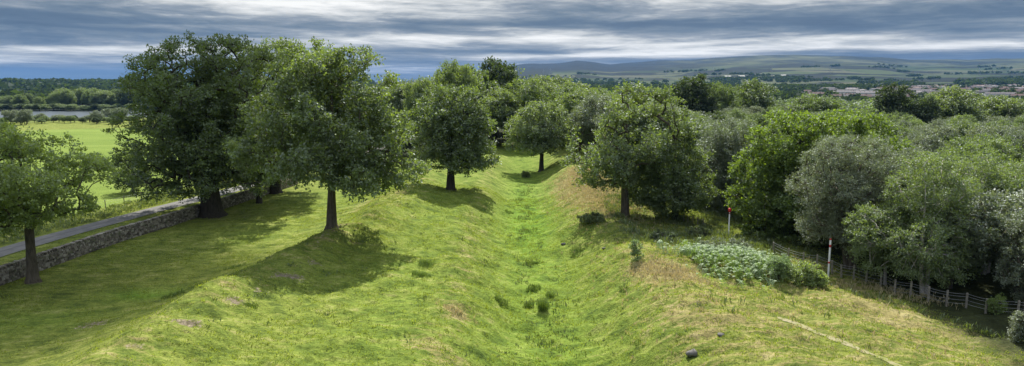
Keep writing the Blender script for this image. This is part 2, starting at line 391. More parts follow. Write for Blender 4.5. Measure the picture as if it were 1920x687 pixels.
# ------------------------------------------------------------------ the ground sheet (polar, one sheet to the horizon)
ang = np.concatenate([np.linspace(-48, 48, 760), np.linspace(48, 312, 92)[1:-1]])
ang = np.radians(ang)
rad = np.concatenate([np.geomspace(10, 31, 16)[:-1], np.geomspace(31, 150, 350)[:-1], np.geomspace(150, 17000, 360)])
AA, RR = np.meshgrid(ang, rad, indexing='ij')
gx = RR*np.sin(AA); gy = RR*np.cos(AA); gz = hgt(gx, gy)
na, nr = gx.shape
V = np.stack([gx, gy, gz], -1).reshape(-1, 3)
V = np.vstack([V, [[0, 0, float(hgt(0., .1))]]]); cidx = len(V)-1
ii, jj = np.meshgrid(np.arange(na), np.arange(nr-1), indexing='ij'); i2 = (ii+1) % na
Q = np.stack([ii*nr+jj, ii*nr+jj+1, i2*nr+jj+1, i2*nr+jj], -1).reshape(-1, 4)
# centre fan as quads (pairs of spokes)
k = np.arange(0, na-1, 2); Q2 = np.stack([np.full(len(k), cidx), k*nr, (k+1)*nr, ((k+2) % na)*nr], -1)
Q = np.vstack([Q, Q2])[:, ::-1]
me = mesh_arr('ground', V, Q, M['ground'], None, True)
x, y = V[:, 0], V[:, 1]; r = np.hypot(x, y)
def spots(lst):
    s = np.zeros(len(V))
    for (px, py, rx, ry, a) in lst:
        p = G(px, py); sx = rx*np.hypot(p[0], p[1])/F; sy = max(abs(G(px, py-ry)[1]-G(px, py+ry)[1])/2, .2)
        s += a*np.exp(-(((x-p[0])/sx)**2+((y-p[1])/sy)**2))
    return s
straw = .20+.30*sst(x, 7, 12)*(1-sst(x, 34, 40))*(1-sst(y, 60, 70)*.7)+.20*np.exp(-((x+4.5)/1.8)**2)+.22*np.exp(-((x-np.interp(y, [30, 47, 59, 76, 91], [-22.5, -21.5, -19.7, -15.8, -15.2]))/3)**2)
straw += spots([(1110, 345, 45, 30, .9), (1150, 385, 40, 14, .5), (1215, 500, 30, 12, .6), (1262, 512, 40, 15, .9), (855, 585, 28, 10, .5), (1060, 372, 25, 60, .35), (700, 378, 60, 9, .4),
                (1250, 590, 60, 25, .25), (1640, 580, 70, 15, .3), (1720, 610, 90, 12, .2), (1360, 600, 90, 20, .2), (780, 640, 50, 12, .3), (840, 670, 70, 10, .3)])
straw *= (1-sst(-x, 30, 36)*.8)
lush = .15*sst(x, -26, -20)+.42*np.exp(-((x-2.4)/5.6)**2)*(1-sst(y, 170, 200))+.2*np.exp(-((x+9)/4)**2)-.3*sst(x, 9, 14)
lush += spots([(985, 400, 30, 60, .4), (270, 552, 60, 10, .9), (700, 350, 120, 40, .4), (1000, 420, 60, 30, .3), (60, 600, 120, 25, .35), (1790, 600, 80, 12, .2), (470, 445, 60, 20, .2)])  # left meadow spots include painted sun dapples; elsewhere greener grass
dirt = spots([(180, 608, 40, 7, .75), (350, 608, 32, 8, 1.0), (440, 562, 24, 7, 1.0), (540, 512, 34, 9, 1.1), (485, 545, 25, 5, .7), (255, 640, 24, 6, .6), (590, 490, 20, 6, .6), (850, 582, 14, 4, .6), (985, 488, 8, 4, .5), (1090, 338, 8, 3, .5), (1215, 502, 14, 4, .5),
              (460, 407, 10, 3, .5), (1000, 495, 12, 3, .4), (530, 660, 16, 3, .55), (622, 433, 16, 5, .6), (845, 357, 12, 3, .6), (62, 532, 20, 5, .6), (400, 410, 34, 6, .6), (1015, 322, 10, 3, .5), (1110, 640, 8, 3, .3)])
dirt += .9*np.exp(-((x-wall_x(y))/.55)**2)*(y > 10)*(r < 250)*.6
field = sst(road_x(y)-x, 8.5, 10.0)*(r < 420)*(y > 20)
field *= (1-sst(y, 360, 372))
far = sst(r, 650, 900)
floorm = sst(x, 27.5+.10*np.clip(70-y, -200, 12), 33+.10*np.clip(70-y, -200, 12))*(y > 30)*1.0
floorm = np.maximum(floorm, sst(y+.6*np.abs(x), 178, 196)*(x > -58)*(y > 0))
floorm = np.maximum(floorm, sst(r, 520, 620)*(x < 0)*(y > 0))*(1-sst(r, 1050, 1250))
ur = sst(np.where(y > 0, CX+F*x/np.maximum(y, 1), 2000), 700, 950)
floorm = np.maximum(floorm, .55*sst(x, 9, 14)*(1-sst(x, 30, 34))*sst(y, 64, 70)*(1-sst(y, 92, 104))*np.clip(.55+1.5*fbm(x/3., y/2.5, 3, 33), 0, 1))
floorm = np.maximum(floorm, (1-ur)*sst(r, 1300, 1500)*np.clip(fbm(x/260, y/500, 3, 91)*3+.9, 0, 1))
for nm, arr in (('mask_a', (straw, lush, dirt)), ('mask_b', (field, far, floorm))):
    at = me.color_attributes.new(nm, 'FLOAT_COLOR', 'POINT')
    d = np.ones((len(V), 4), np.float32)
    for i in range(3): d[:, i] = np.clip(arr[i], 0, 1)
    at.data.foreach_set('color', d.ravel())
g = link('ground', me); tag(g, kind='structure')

def strip(name, pts, half, mat, lift, rag=0.0, nacross=7, crown=0.0):
    pts = np.asarray(pts); d = np.gradient(pts, axis=0); d /= np.linalg.norm(d, axis=1)[:, None]; nrm = np.stack([-d[:, 1], d[:, 0]], 1)
    t = np.linspace(-1, 1, nacross); n = len(pts)
    wv = half*(1+rag*(fbm(np.arange(n)/3., np.zeros(n), 3, 5)))
    P = pts[:, None, :]+nrm[:, None, :]*t[None, :, None]*wv[:, None, None]
    z = hgt(P[..., 0], P[..., 1])+lift+crown*(1-t[None, :]**2)
    V = np.concatenate([P, z[..., None]], -1).reshape(-1, 3)
    a, b = np.meshgrid(np.arange(n-1), np.arange(nacross-1), indexing='ij')
    Q = np.stack([a*nacross+b, (a+1)*nacross+b, (a+1)*nacross+b+1, a*nacross+b+1], -1).reshape(-1, 4)
    me = mesh_arr(name, V, Q, mat, None, True)
    at = me.attributes.new('across', 'FLOAT', 'POINT'); at.data.foreach_set('value', np.tile(t, n).astype(np.float32))
    return tag(link(name, me), kind='structure')
yy = np.arange(15, 300, 1.0); strip('road', np.stack([road_x(yy), yy], 1), 1.75, M['road'], .05, .04, 9, .06)
ctrl = PATHXY
tt = np.linspace(0, 5, 90); pp = np.stack([np.interp(tt, range(6), ctrl[:, i]) for i in (0, 1)], 1)
pp = pp+np.stack([fbm(tt*2.2, tt*0+2, 3, 8), fbm(tt*2.2, tt*0+9, 3, 9)], 1)*.45
for _ in range(3): pp[1:-1] = (pp[:-2]+pp[1:-1]*2+pp[2:])/4
strip('path', pp, .36, M['dirt'], .022, .9, 7)
me = mesh_arr('lake', [[-560, 500, -9.3], [-140, 500, -9.3], [-140, 700, -9.3], [-560, 700, -9.3]], [[0, 1, 2, 3]], M['water'])
LAKE = link('lake_water', me); tag(LAKE, kind='structure')

# ------------------------------------------------------------------ trees
def unit(v): return v/(np.linalg.norm(v, axis=-1, keepdims=True)+1e-9)
def leaf_quads(C, D, Nn, L, Wd):
    S = unit(np.cross(D, Nn)); L = L[:, None]; Wd = Wd[:, None]
    return np.stack([C-D*L*.5, C-D*L*.05+S*Wd*.5, C+D*L*.5, C-D*L*.05-S*Wd*.5], 1)
def sample_lobes(lobes, n, mind, rg, shell=.5, gap=0.0, seed=0):
    L = np.array(lobes, float); vol = np.prod(L[:, 3:], 1)**(2/3.); pr = vol/vol.sum()
    out = np.empty((0, 3))
    for _ in range(n*9):
        l = L[rg.choice(len(L), p=pr)]; d = unit(rg.normal(size=3))
        rr = 1-(1-shell)*rg.random()**1.6
        p = l[:3]+d*rr*l[3:]
        q = (p-L[:, :3])/L[:, 3:]; ins = (q**2).sum(1)
        if ins.min() < .20: continue          # deep inside some lobe
        if gap and vnoise(np.array(p[0]/2.2+seed), np.array(p[2]/2.0+p[1]/3.), 3) < gap: continue
        if len(out) and ((out-p)**2).sum(1).min() < mind**2: continue
        out = np.vstack([out, p])
        if len(out) >= n: break
    return out
def grow_leaves(C, core, cr, twigs, per, leaf, rg, droop=0.0, aspect=.62, out_bias=.9, flat=.6):
    n = len(C); out = unit(unit(C-core)+np.array([0, 0, .25]))
    TD = rg.normal(size=(n, twigs, 3)); TD = unit(unit(TD)+out[:, None, :]*out_bias)
    TD[..., 2] -= droop; TD = unit(TD)
    TL = cr*rg.uniform(.55, 1.25, (n, twigs))*rg.uniform(.8, 1.2, (n, 1))
    t = rg.uniform(.12, 1.0, (n, twigs, per))**.8
    P = C[:, None, None, :]+TD[:, :, None, :]*(t*TL[..., None])[..., None]
    spread = cr*.20*(1.25-t)[..., None]+leaf*.25
    P = P+rg.normal(size=P.shape)*spread*np.array([1, 1, flat])
    P[..., 2] -= droop*.5*cr*t**2
    P = P.reshape(-1, 3); m = len(P)
    D = unit(np.repeat(TD.reshape(-1, 3), per, 0)*.6+rg.normal(size=(m, 3))*.6)
    Nn = unit(rg.normal(size=(m, 3))*.75+np.array([0, 0, .75])+.35*unit(P-core))
    L = leaf*rg.uniform(.6, 1.35, m)
    return leaf_quads(P, D, Nn, L, L*aspect)
def branches(base, top, C, r0, rg, flare=1.0, wob=.25, clear=.3, minr=.025):
    """trunk polyline and a branching path out to every clump; returns tube bits"""
    nt = 9; tt = np.linspace(0, 1, nt); tr = base+(top-base)*tt[:, None]
    ph = rg.random(2)*6; tr[:, 0] += wob*np.sin(tt*4+ph[0])*tt; tr[:, 1] += wob*np.sin(tt*3.3+ph[1])*tt
    pts = [p for p in tr]; par = [-1]+list(range(nt-1)); rw = [0.0]*nt
    axis = lambda p: np.interp(p[2], tr[:, 2], tr[:, 0])*0
    order = np.argsort(np.linalg.norm(C-(base+top)/2, axis=1))
    hbase = (top-base)[2]*clear+base[2]
    for ci in order:
        c = C[ci]; P = np.array(pts); d = np.linalg.norm(P-c, axis=1)
        rise = np.maximum(0, P[:, 2]-c[2]+.25*d)
        cost = d+1.2*rise+np.where(P[:, 2] < hbase, 50, 0)
        j = int(np.argmin(cost)); a = P[j]; seg = c-a; L = np.linalg.norm(seg)
        ns = max(2, int(L/1.6)+1); prev = j
        for s in range(1, ns+1):
            f = s/ns; p = a+seg*f+np.array([0, 0, .10*L*math.sin(f*math.pi)])+(rg.normal(size=3)*.06*L*(1 if s < ns else 0))
            pts.append(p); par.append(prev); rw.append(0.0); prev = len(pts)-1
        rw[prev] = 1.0
    for i in range(len(pts)-1, 0, -1): rw[par[i]] += rw[i]
    tot = max(rw[0], 1); rad = np.array([max(minr, r0*(max(w_, .4)/tot)**.46) for w_ in rw])
    mb = MB(); P = np.array(pts)
    fl = np.concatenate([[flare], [1+(flare-1)*.25], np.ones(nt-2)])
    tv = rad[:nt].copy(); tv = np.maximum(tv, r0*(1-.75*tt))*fl
    extra = base-np.array([0, 0, .5])
    lowv = base+(tr[1]-base)*.25
    mb.tube(np.vstack([extra, base, lowv, tr[1:]]), np.concatenate([[tv[0]*1.15, tv[0], r0*(1+(flare-1)*.45)], tv[1:]]), 10)
    V0 = []; 
    for i in range(nt, len(pts)):
        q = par[i]; ra = min(rad[q], rad[i]*1.35) if q >= nt else min(tv[q]*.7, rad[i]*1.3)
        mb.tube([P[q], P[i]], [ra, rad[i]], 5 if rad[i] > .05 else 4)
    return mb

def tree_meshes(name, lobes, h_trunk, r0, n, mind, cr, twigs, per, leaf, leafm, barkm, seed, gap=0., droop=0., aspect=.62, shell=.5, flare=1.3, lean=(0, 0), clear=.3, stems=1, inner=.35, flat=.6):
    rg = np.random.default_rng(seed)
    C = sample_lobes(lobes, n, mind, rg, shell, gap, seed)
    L = np.array(lobes); core = (L[:, :3]*np.prod(L[:, 3:], 1)[:, None]).sum(0)/np.prod(L[:, 3:], 1).sum()
    core = core-np.array([0, 0, .15*(L[:, 2].max()-L[:, 2].min()+2)])
    Qs = [grow_leaves(C, core, cr, twigs, per, leaf, rg, droop, aspect, flat=flat)]
    if inner:                                   # sparser foliage within the crown
        k = max(4, int(len(C)*inner)); idx = rg.choice(len(C), k)
        Ci = core+(C[idx]-core)*rg.uniform(.35, .75, (k, 1))
        Qs.append(grow_leaves(Ci, core, cr*1.15, twigs, max(4, per//2), leaf*1.2, rg, droop, aspect))
    Qv = np.concatenate(Qs)
    crown = mesh_arr(name+'_crown', Qv.reshape(-1, 3), np.arange(len(Qv)*4).reshape(-1, 4), M[leafm])
    mb = MB(); base = np.zeros(3)
    if stems == 1:
        mb = branches(base, np.array([lean[0], lean[1], h_trunk]), C, r0, rg, flare, clear=clear)
    else:
        for s in range(stems):
            a = s/stems*6.28+rg.random(); b = np.array([math.cos(a), math.sin(a), 0])*r0*1.2
            Cs = C[s::stems]
            t = branches(b, b*(3+2*rg.random())+np.array([lean[0], lean[1], h_trunk*rg.uniform(.85, 1)]), Cs, r0*rg.uniform(.7, 1), rg, flare, clear=clear)
            mb.v += [v for v in t.v]; mb.f += [f+mb.n for f in t.f]; mb.m += t.m; mb.n += t.n
    return mb.mesh(name+'_trunk', M[barkm], True), crown
def place_tree(name, mm, loc, rz=0, s=1, label=None, cat='tree', group=None, sz=None):
    e = empty(name, loc, rz); e.scale = (s, s, sz or s)
    link('trunk', mm[0], e); link('crown', mm[1], e); tag(e, label, cat, group); return e

GROW = 1.24
DY = {23: 1.8, 24: 2.0, 25: 1.2, 22: 1.0, 27: 1.0}
def hero(name, bpx, bpy_, lobes_px, label, seed, D=None, cr=1.2, dens=1.0, twigs=9, per=14, leaf=.30, leafm='oak', barkm='bark', r0=.4, trunk_to=None, cat='tree', **kw):
    """build one particular tree: base seen at a pixel, crown lobes outlined from the same place; built at its real distance and size"""
    b = G(bpx, bpy_) if D is None else W(bpx, bpy_, D)
    if D is not None: b[2] = float(hgt(b[0], b[1]))
    lob = []
    for l in lobes_px:
        px, py, rx, ry = l[:4]; dy = l[4] if len(l) > 4 else 0
        c = W(px, py, b[1]+dy+DY.get(seed, 0)); s = math.hypot(c[1], CAM_Z-c[2])/F
        rxx, rzz = max(rx*s*GROW-.30*cr, .5*rx*s), max(ry*s*1.06-.40*cr, .45*ry*s)
        lob.append([*(c-b), rxx, (rxx*.9+rzz*.1), rzz])
    L = np.array(lob)
    # give the crown its depth: every side lobe has a twin turned towards and away from the viewer
    mid = L[:, :3].mean(0); wd = max(L[:, 0]+L[:, 3])-min(L[:, 0]-L[:, 3])
    ext = []
    for l in lob:
        if len(lobes_px) >= 4 and abs(l[0]-mid[0]) > .18*wd:
            for sg in (-1, 1):
                e = list(l); e[1] = l[1]+sg*abs(l[0]-mid[0])*.68; e[0] = mid[0]+(l[0]-mid[0])*.35; e[2] = l[2]-(.2 if sg < 0 else 0); e[3] *= .9; e[5] *= .95; ext.append(e)
    L = np.array(lob+ext)
    area = (4*math.pi*(L[:, 3]*L[:, 5])).sum()*.5
    n = int(dens*area/(cr*cr)*.80); n = min(max(n, 40), 700)
    ht = (L[:, 2]+L[:, 5]*.4).max() if trunk_to is None else trunk_to
    ci = mid[0]*.5
    mm = tree_meshes(name, L.tolist(), ht*.92, r0, n, cr*.62, cr, twigs, per, leaf, leafm, barkm, seed, lean=kw.pop('lean', (ci, mid[1]*.3)), **kw)
    return place_tree(name, mm, b, label=label, cat=cat)

hero('sycamore_tree', 62, 530, [(30, 325, 90, 62), (135, 335, 66, 48), (-55, 320, 90, 70), (5, 262, 60, 38), (95, 385, 75, 28), (-20, 400, 70, 25), (160, 320, 35, 25)],
     'small light green tree standing in front of the stone wall', 11, cr=.95, twigs=8, per=12, leaf=.24, leafm='sycamore', r0=.38, flare=1.9, dens=.85, gap=.38, inner=.15, flat=.35, clear=.35)
hero('beech_tree', 398, 405, [(355, 118, 70, 38), (430, 105, 70, 35), (400, 160, 70, 45), (290, 155, 50, 50), (350, 190, 90, 80), (470, 150, 75, 60), (255, 250, 42, 50), (330, 280, 95, 55), (430, 260, 110, 75), (270, 305, 50, 42), (480, 250, 65, 70), (400, 310, 80, 30), (330, 345, 60, 22), (450, 335, 70, 24), (390, 335, 60, 18), (230, 320, 26, 40)],
     'huge dark green beech with flared trunk against the stone wall', 12, cr=1.35, twigs=9, per=15, leaf=.30, leafm='beech', barkm='darkbark', r0=1.0, flare=2.2, flat=.4, clear=.22, droop=.12, dens=1.15, inner=.75)
hero('beech_tree', 515, 362, [(560, 98, 44, 26), (505, 115, 50, 36), (530, 130, 60, 40), (600, 140, 40, 44), (510, 190, 80, 70), (575, 170, 45, 60), (520, 270, 80, 60)],
     'tall beech behind the huge one, its flat topped tuft rising highest in the middle', 13, cr=1.4, leafm='beech', barkm='darkbark', r0=.8, flare=1.8, twigs=8, per=12, leaf=.34, clear=.25)
hero('young_oak_tree', 486, 381, [(485, 300, 35, 30), (470, 330, 30, 18), (505, 325, 30, 20)],
     'slim straight trunk between the huge beech and the front oak', 14, cr=1.1, leafm='beech', barkm='darkbark', r0=.42, twigs=7, per=10, dens=.8)
hero('oak_tree', 622, 430, [(655, 120, 48, 30), (600, 175, 70, 50), (690, 185, 60, 55), (545, 215, 70, 50), (640, 250, 100, 70), (735, 250, 42, 50), (745, 320, 45, 35), (510, 285, 62, 42), (590, 310, 70, 30), (680, 330, 50, 28), (560, 130, 40, 36), (640, 190, 60, 60)],
     'spreading oak with a bare straight trunk on the left bank crest', 15, cr=1.15, twigs=9, per=14, leaf=.27, r0=.38, gap=.33, clear=.42, flare=2.1, dens=1.1, flat=.5, inner=.25)
hero('oak_tree', 845, 355, [(852, 178, 36, 22), (850, 208, 56, 34), (808, 236, 36, 36), (885, 230, 38, 40), (850, 265, 62, 40), (805, 288, 26, 22), (905, 292, 28, 28), (860, 300, 50, 22)],
     'rounded oak on the berm left of the ditch, in mid distance', 16, cr=1.2, twigs=8, per=12, leaf=.32, r0=.50, clear=.25, flare=2.0, gap=.12, barkm='darkbark')
hero('oak_tree', 1015, 320, [(1015, 212, 34, 20), (988, 240, 34, 24), (1042, 242, 34, 24), (1015, 255, 48, 24), (1062, 268, 16, 16), (968, 270, 20, 16)],
     'small round crowned tree at the head of the ditch', 17, cr=1.15, twigs=8, per=11, leaf=.33, leafm='oak', barkm='darkbark', r0=.40, clear=.3, flare=1.8)
hero('oak_tree', 1172, 405, [(1195, 185, 58, 24), (1150, 215, 48, 38), (1240, 215, 42, 38), (1190, 240, 60, 40), (1105, 275, 38, 36), (1085, 305, 32, 20), (1170, 300, 62, 42), (1135, 335, 50, 18), (1270, 250, 24, 30)],
     'tall airy oak with visible limbs standing right of the ditch', 18, cr=1.0, twigs=8, per=11, leaf=.26, r0=.46, gap=.47, clear=.25, barkm='bark', dens=.75, inner=.04)
hero('alder_tree', 1265, 412, [(1250, 268, 36, 24), (1215, 305, 30, 36), (1285, 300, 36, 36), (1250, 320, 50, 50), (1225, 360, 42, 32), (1300, 355, 36, 34), (1265, 375, 50, 24)],
     'dense rounded green tree beside the airy oak, trunk leaning', 19, cr=.95, twigs=8, per=13, leaf=.25, leafm='beech', barkm='darkbark', r0=.35, lean=(-.5, 0), clear=.2)
hero('willow_tree', 1375, 425, [(1370, 250, 44, 26), (1340, 285, 32, 34), (1395, 290, 34, 40), (1365, 320, 48, 50), (1350, 375, 44, 36)],
     'grey green willow between the dense green tree and bright green tree', 20, D=92, cr=1.0, twigs=9, per=14, leaf=.24, leafm='sallow', r0=.3, clear=.15, aspect=.4)
hero('maple_tree', 1480, 470, [(1545, 232, 95, 22), (1475, 265, 62, 38), (1590, 250, 60, 30), (1650, 268, 38, 24), (1430, 320, 46, 46), (1520, 300, 90, 60), (1415, 375, 42, 42), (1470, 380, 70, 50), (1440, 430, 50, 28), (1600, 300, 60, 40)],
     'large bright yellow green dense tree at the wood edge', 21, D=77, cr=.95, twigs=9, per=13, leaf=.27, leafm='bright', barkm='darkbark', r0=.45, clear=.2, dens=1.15, flat=.45)
hero('willow_tree', 1595, 505, [(1600, 285, 60, 30), (1555, 305, 42, 32), (1650, 312, 40, 34), (1530, 350, 44, 40), (1600, 350, 70, 60), (1665, 350, 32, 40), (1560, 410, 52, 44), (1620, 430, 52, 40), (1535, 420, 30, 34)],
     'big grey green willow with soft round crown behind the white pole', 22, cr=.75, twigs=10, per=16, leaf=.155, leafm='sallow', r0=.28, clear=.12, dens=1.0, stems=3, aspect=.4)
hero('birch_tree', 1732, 557, [(1745, 310, 40, 28), (1710, 350, 40, 42), (1775, 355, 42, 40), (1730, 400, 60, 50), (1690, 440, 46, 46), (1760, 450, 52, 50), (1640, 430, 44, 50), (1650, 480, 40, 28), (1780, 490, 34, 28)],
     'birch with twin white trunks just behind the fence', 23, cr=.8, twigs=9, per=15, leaf=.165, leafm='birch', barkm='birchbark', r0=.2, clear=.38, droop=.35, stems=2, aspect=.5)
hero('birch_tree', 1845, 545, [(1835, 315, 44, 26), (1880, 335, 44, 34), (1800, 350, 40, 40), (1850, 380, 62, 55), (1900, 410, 42, 50), (1820, 440, 50, 50), (1880, 480, 50, 45), (1830, 495, 44, 30), (1900, 515, 40, 28)],
     'pale green birch crown to the right of the twin white trunks', 24, D=62, cr=.8, twigs=9, per=15, leaf=.17, leafm='birch', barkm='birchbark', r0=.22, clear=.3, droop=.3, stems=2, aspect=.5)
hero('sallow_bush', 1925, 588, [(1930, 420, 40, 26), (1915, 455, 36, 34), (1960, 460, 50, 50), (1915, 505, 38, 40), (1945, 545, 40, 26)],
     'light grey green sallow at the right edge by the fence', 25, cr=.6, twigs=9, per=15, leaf=.13, leafm='sallow', r0=.14, clear=.05, stems=3, aspect=.5)
hero('holly_tree', 250, 362, [(250, 325, 28, 26), (235, 340, 22, 18), (268, 342, 22, 18)],
     'dark low holly across the road under the huge beech', 26, cr=.7, twigs=7, per=10, leaf=.22, leafm='dark', barkm='darkbark', r0=.2, clear=.05)
hero('birch_tree', 1660, 525, [(1655, 400, 34, 26), (1640, 440, 34, 30), (1675, 450, 30, 34)],
     'small dark birch between the big willow and the twin trunks', 27, D=58, cr=.7, twigs=8, per=13, leaf=.17, leafm='birch', barkm='birchbark', r0=.12, clear=.3, droop=.2, aspect=.5)

# generic woodland trees: a few of each kind, shared by the copies
def generic(name, kind, H, Wd, n, cr, twigs, per, leaf, lm, bm, seed, **kw):
    rg = np.random.default_rng(seed); lob = [[0, 0, H*.62, Wd*.42, Wd*.42, H*.34]]
    for i in range(7):
        a = i/7*6.28+rg.uniform(-.3, .3); q = rg.uniform(.22, .36)*Wd; zz_ = H*rg.uniform(.40, .78)
        lob.append([math.cos(a)*q, math.sin(a)*q, zz_, Wd*rg.uniform(.17, .27), Wd*rg.uniform(.17, .27), H*rg.uniform(.12, .2)])
    lob.append([rg.uniform(-.1, .1)*Wd, rg.uniform(-.1, .1)*Wd, H*.83, Wd*.22, Wd*.22, H*.14])
    return (kind, H, tree_meshes(name, lob, H*.8, H*.018+.05, n, cr*.55, cr, twigs, per, leaf, lm, bm, seed, **kw))
GEN = []
for s in range(3): GEN.append(generic('sallow_tree', 'sallow', 9, 8, 190, .85, 8, 11, .24, 'sallow', 'bark', 100+s, aspect=.5, stems=2, clear=.15))
for s in range(3): GEN.append(generic('birch_tree', 'birch', 10, 7, 170, .9, 8, 11, .25, 'birch', 'birchbark', 110+s, droop=.2, aspect=.55, clear=.3))
for s in range(2): GEN.append(generic('oak_tree', 'oak', 12, 11, 200, 1.15, 8, 11, .33, 'oak', 'darkbark', 120+s, clear=.25, gap=.15))
GEN.append(generic('alder_tree', 'dark', 13, 9, 170, 1.2, 8, 10, .38, 'dark', 'darkbark', 130, clear=.2))
KIDX = {k: [i for i, g_ in enumerate(GEN) if g_[0] == k] for k in ('sallow', 'birch', 'oak', 'dark')}
NM = {'sallow': 'sallow_tree', 'birch': 'birch_tree', 'oak': 'oak_tree', 'dark': 'alder_tree'}

def put(kind, x, y, Ht, rg, label, group, wide=1.0):
    k, H, mm = GEN[rg.choice(KIDX[kind])]
    s = Ht/H
    e = place_tree(NM[kind], mm, (x, y, float(hgt(x, y, False))-.1), rg.uniform(0, 6.28), s*wide*rg.uniform(.92, 1.1), label, 'tree', group, sz=s)
    return e
# skyline trees one can point at: px, top py, depth, width px, kind, label
SKY = [(848, 116, 172, 100, 'oak', 'brown topped tall tree on the skyline directly behind the mid distance oak'),
       (928, 115, 195, 104, 'dark', 'dark broad domed tree on the skyline left of the hills'),
       (790, 147, 160, 80, 'oak', 'skyline tree of the wood midway between front oak and mid distance oak'),
       (748, 154, 185, 90, 'oak', 'leftmost low crown of the wood, touching the front oak'),
       (1010, 150, 200, 90, 'oak', 'rounded wood top tree just right of the dark dome'),
       (1300, 145, 225, 96, 'dark', 'dark blue green tree rising above the wood under the hills'),
       (1352, 154, 222, 66, 'birch', 'paler birch crown right against the dark blue green tree'),
       (1414, 150, 235, 104, 'oak', 'dome shaped olive tree right of the pale birch crown on skyline'),
       (1683, 161, 205, 86, 'dark', 'dark upright tree standing before the town houses'),
       (1790, 163, 215, 120, 'oak', 'broad dark oak overlapping the town at right'),
       (1872, 180, 220, 112, 'oak', 'lower olive oak just right of the broad dark oak'),
       (1740, 185, 205, 60, 'dark', 'low dark tree between upright dark tree and broad oak'),
       (1530, 176, 230, 100, 'birch', 'wide pale green crown above the bright yellow green tree')]
rg = np.random.default_rng(5)
taken = []
for (px, ty, D, wp, kind, lab) in SKY:
    p = W(px, ty, D); z0 = float(hgt(p[0], D, False)); Ht = (p[2]-z0)*1.02
    idx = KIDX[kind][0]; k_, H, mm = GEN[idx]; Wd = {'sallow': 8, 'birch': 7, 'oak': 11, 'dark': 9}[kind]*1.08
    s = wp*D/F/Wd
    place_tree(NM[kind], mm, (p[0], D, z0-.1), rg.uniform(0, 6.28), s, lab, 'tree', 'trees rising above the wood', sz=Ht/H)
    taken.append((p[0], D, wp*D/F*.5))
# front row and body of the wood
def in_wood(x, y):
    px = CX+F*x/y
    if y < 178: return x > np.interp(y, [40, 52, 58, 66, 75, 90, 120, 150, 178], [48, 43, 37, 34, 34, 31, 24, 17, 14])
    return x > -52
pts = []
tries = 0
zone = []
while len(pts) < 400 and tries < 60000:
    tries += 1
    y = 45+rg.random()**.85*255; px = rg.uniform(560, 1990) if y > 178 else rg.uniform(1050, 2060); x = (px-CX)/F*y
    if not in_wood(x, y): continue
    sp = 4.4+.017*y+(2.2 if px < 1080 else 0)
    if any((x-a)**2+(y-b)**2 < max(sp, c_)**2 for a, b, c_ in taken): continue
    taken.append((x, y, sp)); pts.append((x, y, px))
print('wood trees', len(pts), 'tries', tries, 'far', max(p[1] for p in pts))
def wood_height(px, y): return np.interp(px, [560, 740, 830, 900, 960, 1050, 1150, 1250, 1300, 1450, 1600, 1990], [17.5, 17, 18, 19.5, 19.5, 17, 13.6, 11.8, 11, 10.2, 9.6, 9.4])
GL = {('sallow', 0): 'grey green sallow packed in the middle of the wood behind the fence',
      ('birch', 0): 'olive green birch packed in the middle of the wood behind the fence',
      ('oak', 0): 'darker rounded oak packed in the middle of the wood behind the fence',
      ('dark', 0): 'darkest green alder packed in the middle of the wood behind the fence',
      ('sallow', 1): 'pale sallow in the wood closing the far end of the ditch',
      ('birch', 1): 'loose birch in the wood closing the far end of the ditch',
      ('oak', 1): 'rounded oak in the wood closing the far end of the ditch',
      ('dark', 1): 'dark alder in the wood closing the far end of the ditch'}
n_ind = 0; rest = []
pts.sort(key=lambda p: p[1])
for (x, y, px) in pts:
    if n_ind >= 282: rest.append((x, y)); continue
    H = wood_height(px, y)*rg.uniform(.76, 1.14)
    if y < 75: H *= .92
    zn = 1 if px < 1120 else 0
    pr = [.10, .30, .45, .15] if zn else [.34, .36, .20, .10]
    kind = ('sallow', 'birch', 'oak', 'dark')[rg.choice(4, p=pr)]
    put(kind, x, y, H, rg, GL[(kind, zn)], GL[(kind, zn)].split(' ', 2)[-1][:40]+' '+kind); n_ind += 1

# the rest of the wood and the far woods: one uncountable mass
def blob_quads(C, Rr, Hh, k, leafs, rg):
    n = len(C); D = unit(rg.normal(size=(n, k, 3))); D[..., 2] = np.abs(D[..., 2])*1.1-.15
    lump = 1+.25*np.sin(D[..., 0]*5+rg.uniform(0, 6, (n, 1)))*np.sin(D[..., 1]*5+rg.uniform(0, 6, (n, 1)))
    P = C[:, None, :]+D*np.stack([Rr, Rr, Hh], -1)[:, None, :]*(rg.uniform(.8, 1.05, (n, k))*lump)[..., None]
    P = P.reshape(-1, 3); Dn = D.reshape(-1, 3); m = len(P)
    Nn = unit(Dn+rg.normal(size=(m, 3))*.55); Dd = unit(np.cross(Nn, rg.normal(size=(m, 3)))); L = np.repeat(leafs, k)*rg.uniform(.7, 1.3, m)
    return leaf_quads(P, Dd, Nn, L, L*.9)
rg = np.random.default_rng(77); Cs = []
far_pts = list(rest)
for _ in range(2600):
    y = 200+rg.random()**.8*640; px = rg.uniform(560, 2000); x = (px-CX)/F*y
    if y < 300: continue
    if any(abs(x-a) < c_ and abs(y-b) < c_ for a, b, c_ in taken[:13]): continue
    far_pts.append((x, y))
P = np.array(far_pts); Hh = wood_height(CX+F*P[:, 0]/P[:, 1], P[:, 1])*rg.choice([.7, .82, .95, 1.05, 1.25], len(P), p=[.2, .25, .3, .17, .08])*np.interp(P[:, 1], [200, 400, 800], [1, .92, .8])
Rr = rg.uniform(2.8, 4.6, len(P))*Hh/10; z0 = hgt(P[:, 0], P[:, 1], False)
C = np.stack([P[:, 0], P[:, 1], z0+Hh*.45], 1)
near = P[:, 1] < 450
Qa = blob_quads(C[near], Rr[near], Hh[near]*.55, 230, np.full(near.sum(), .85), rg)
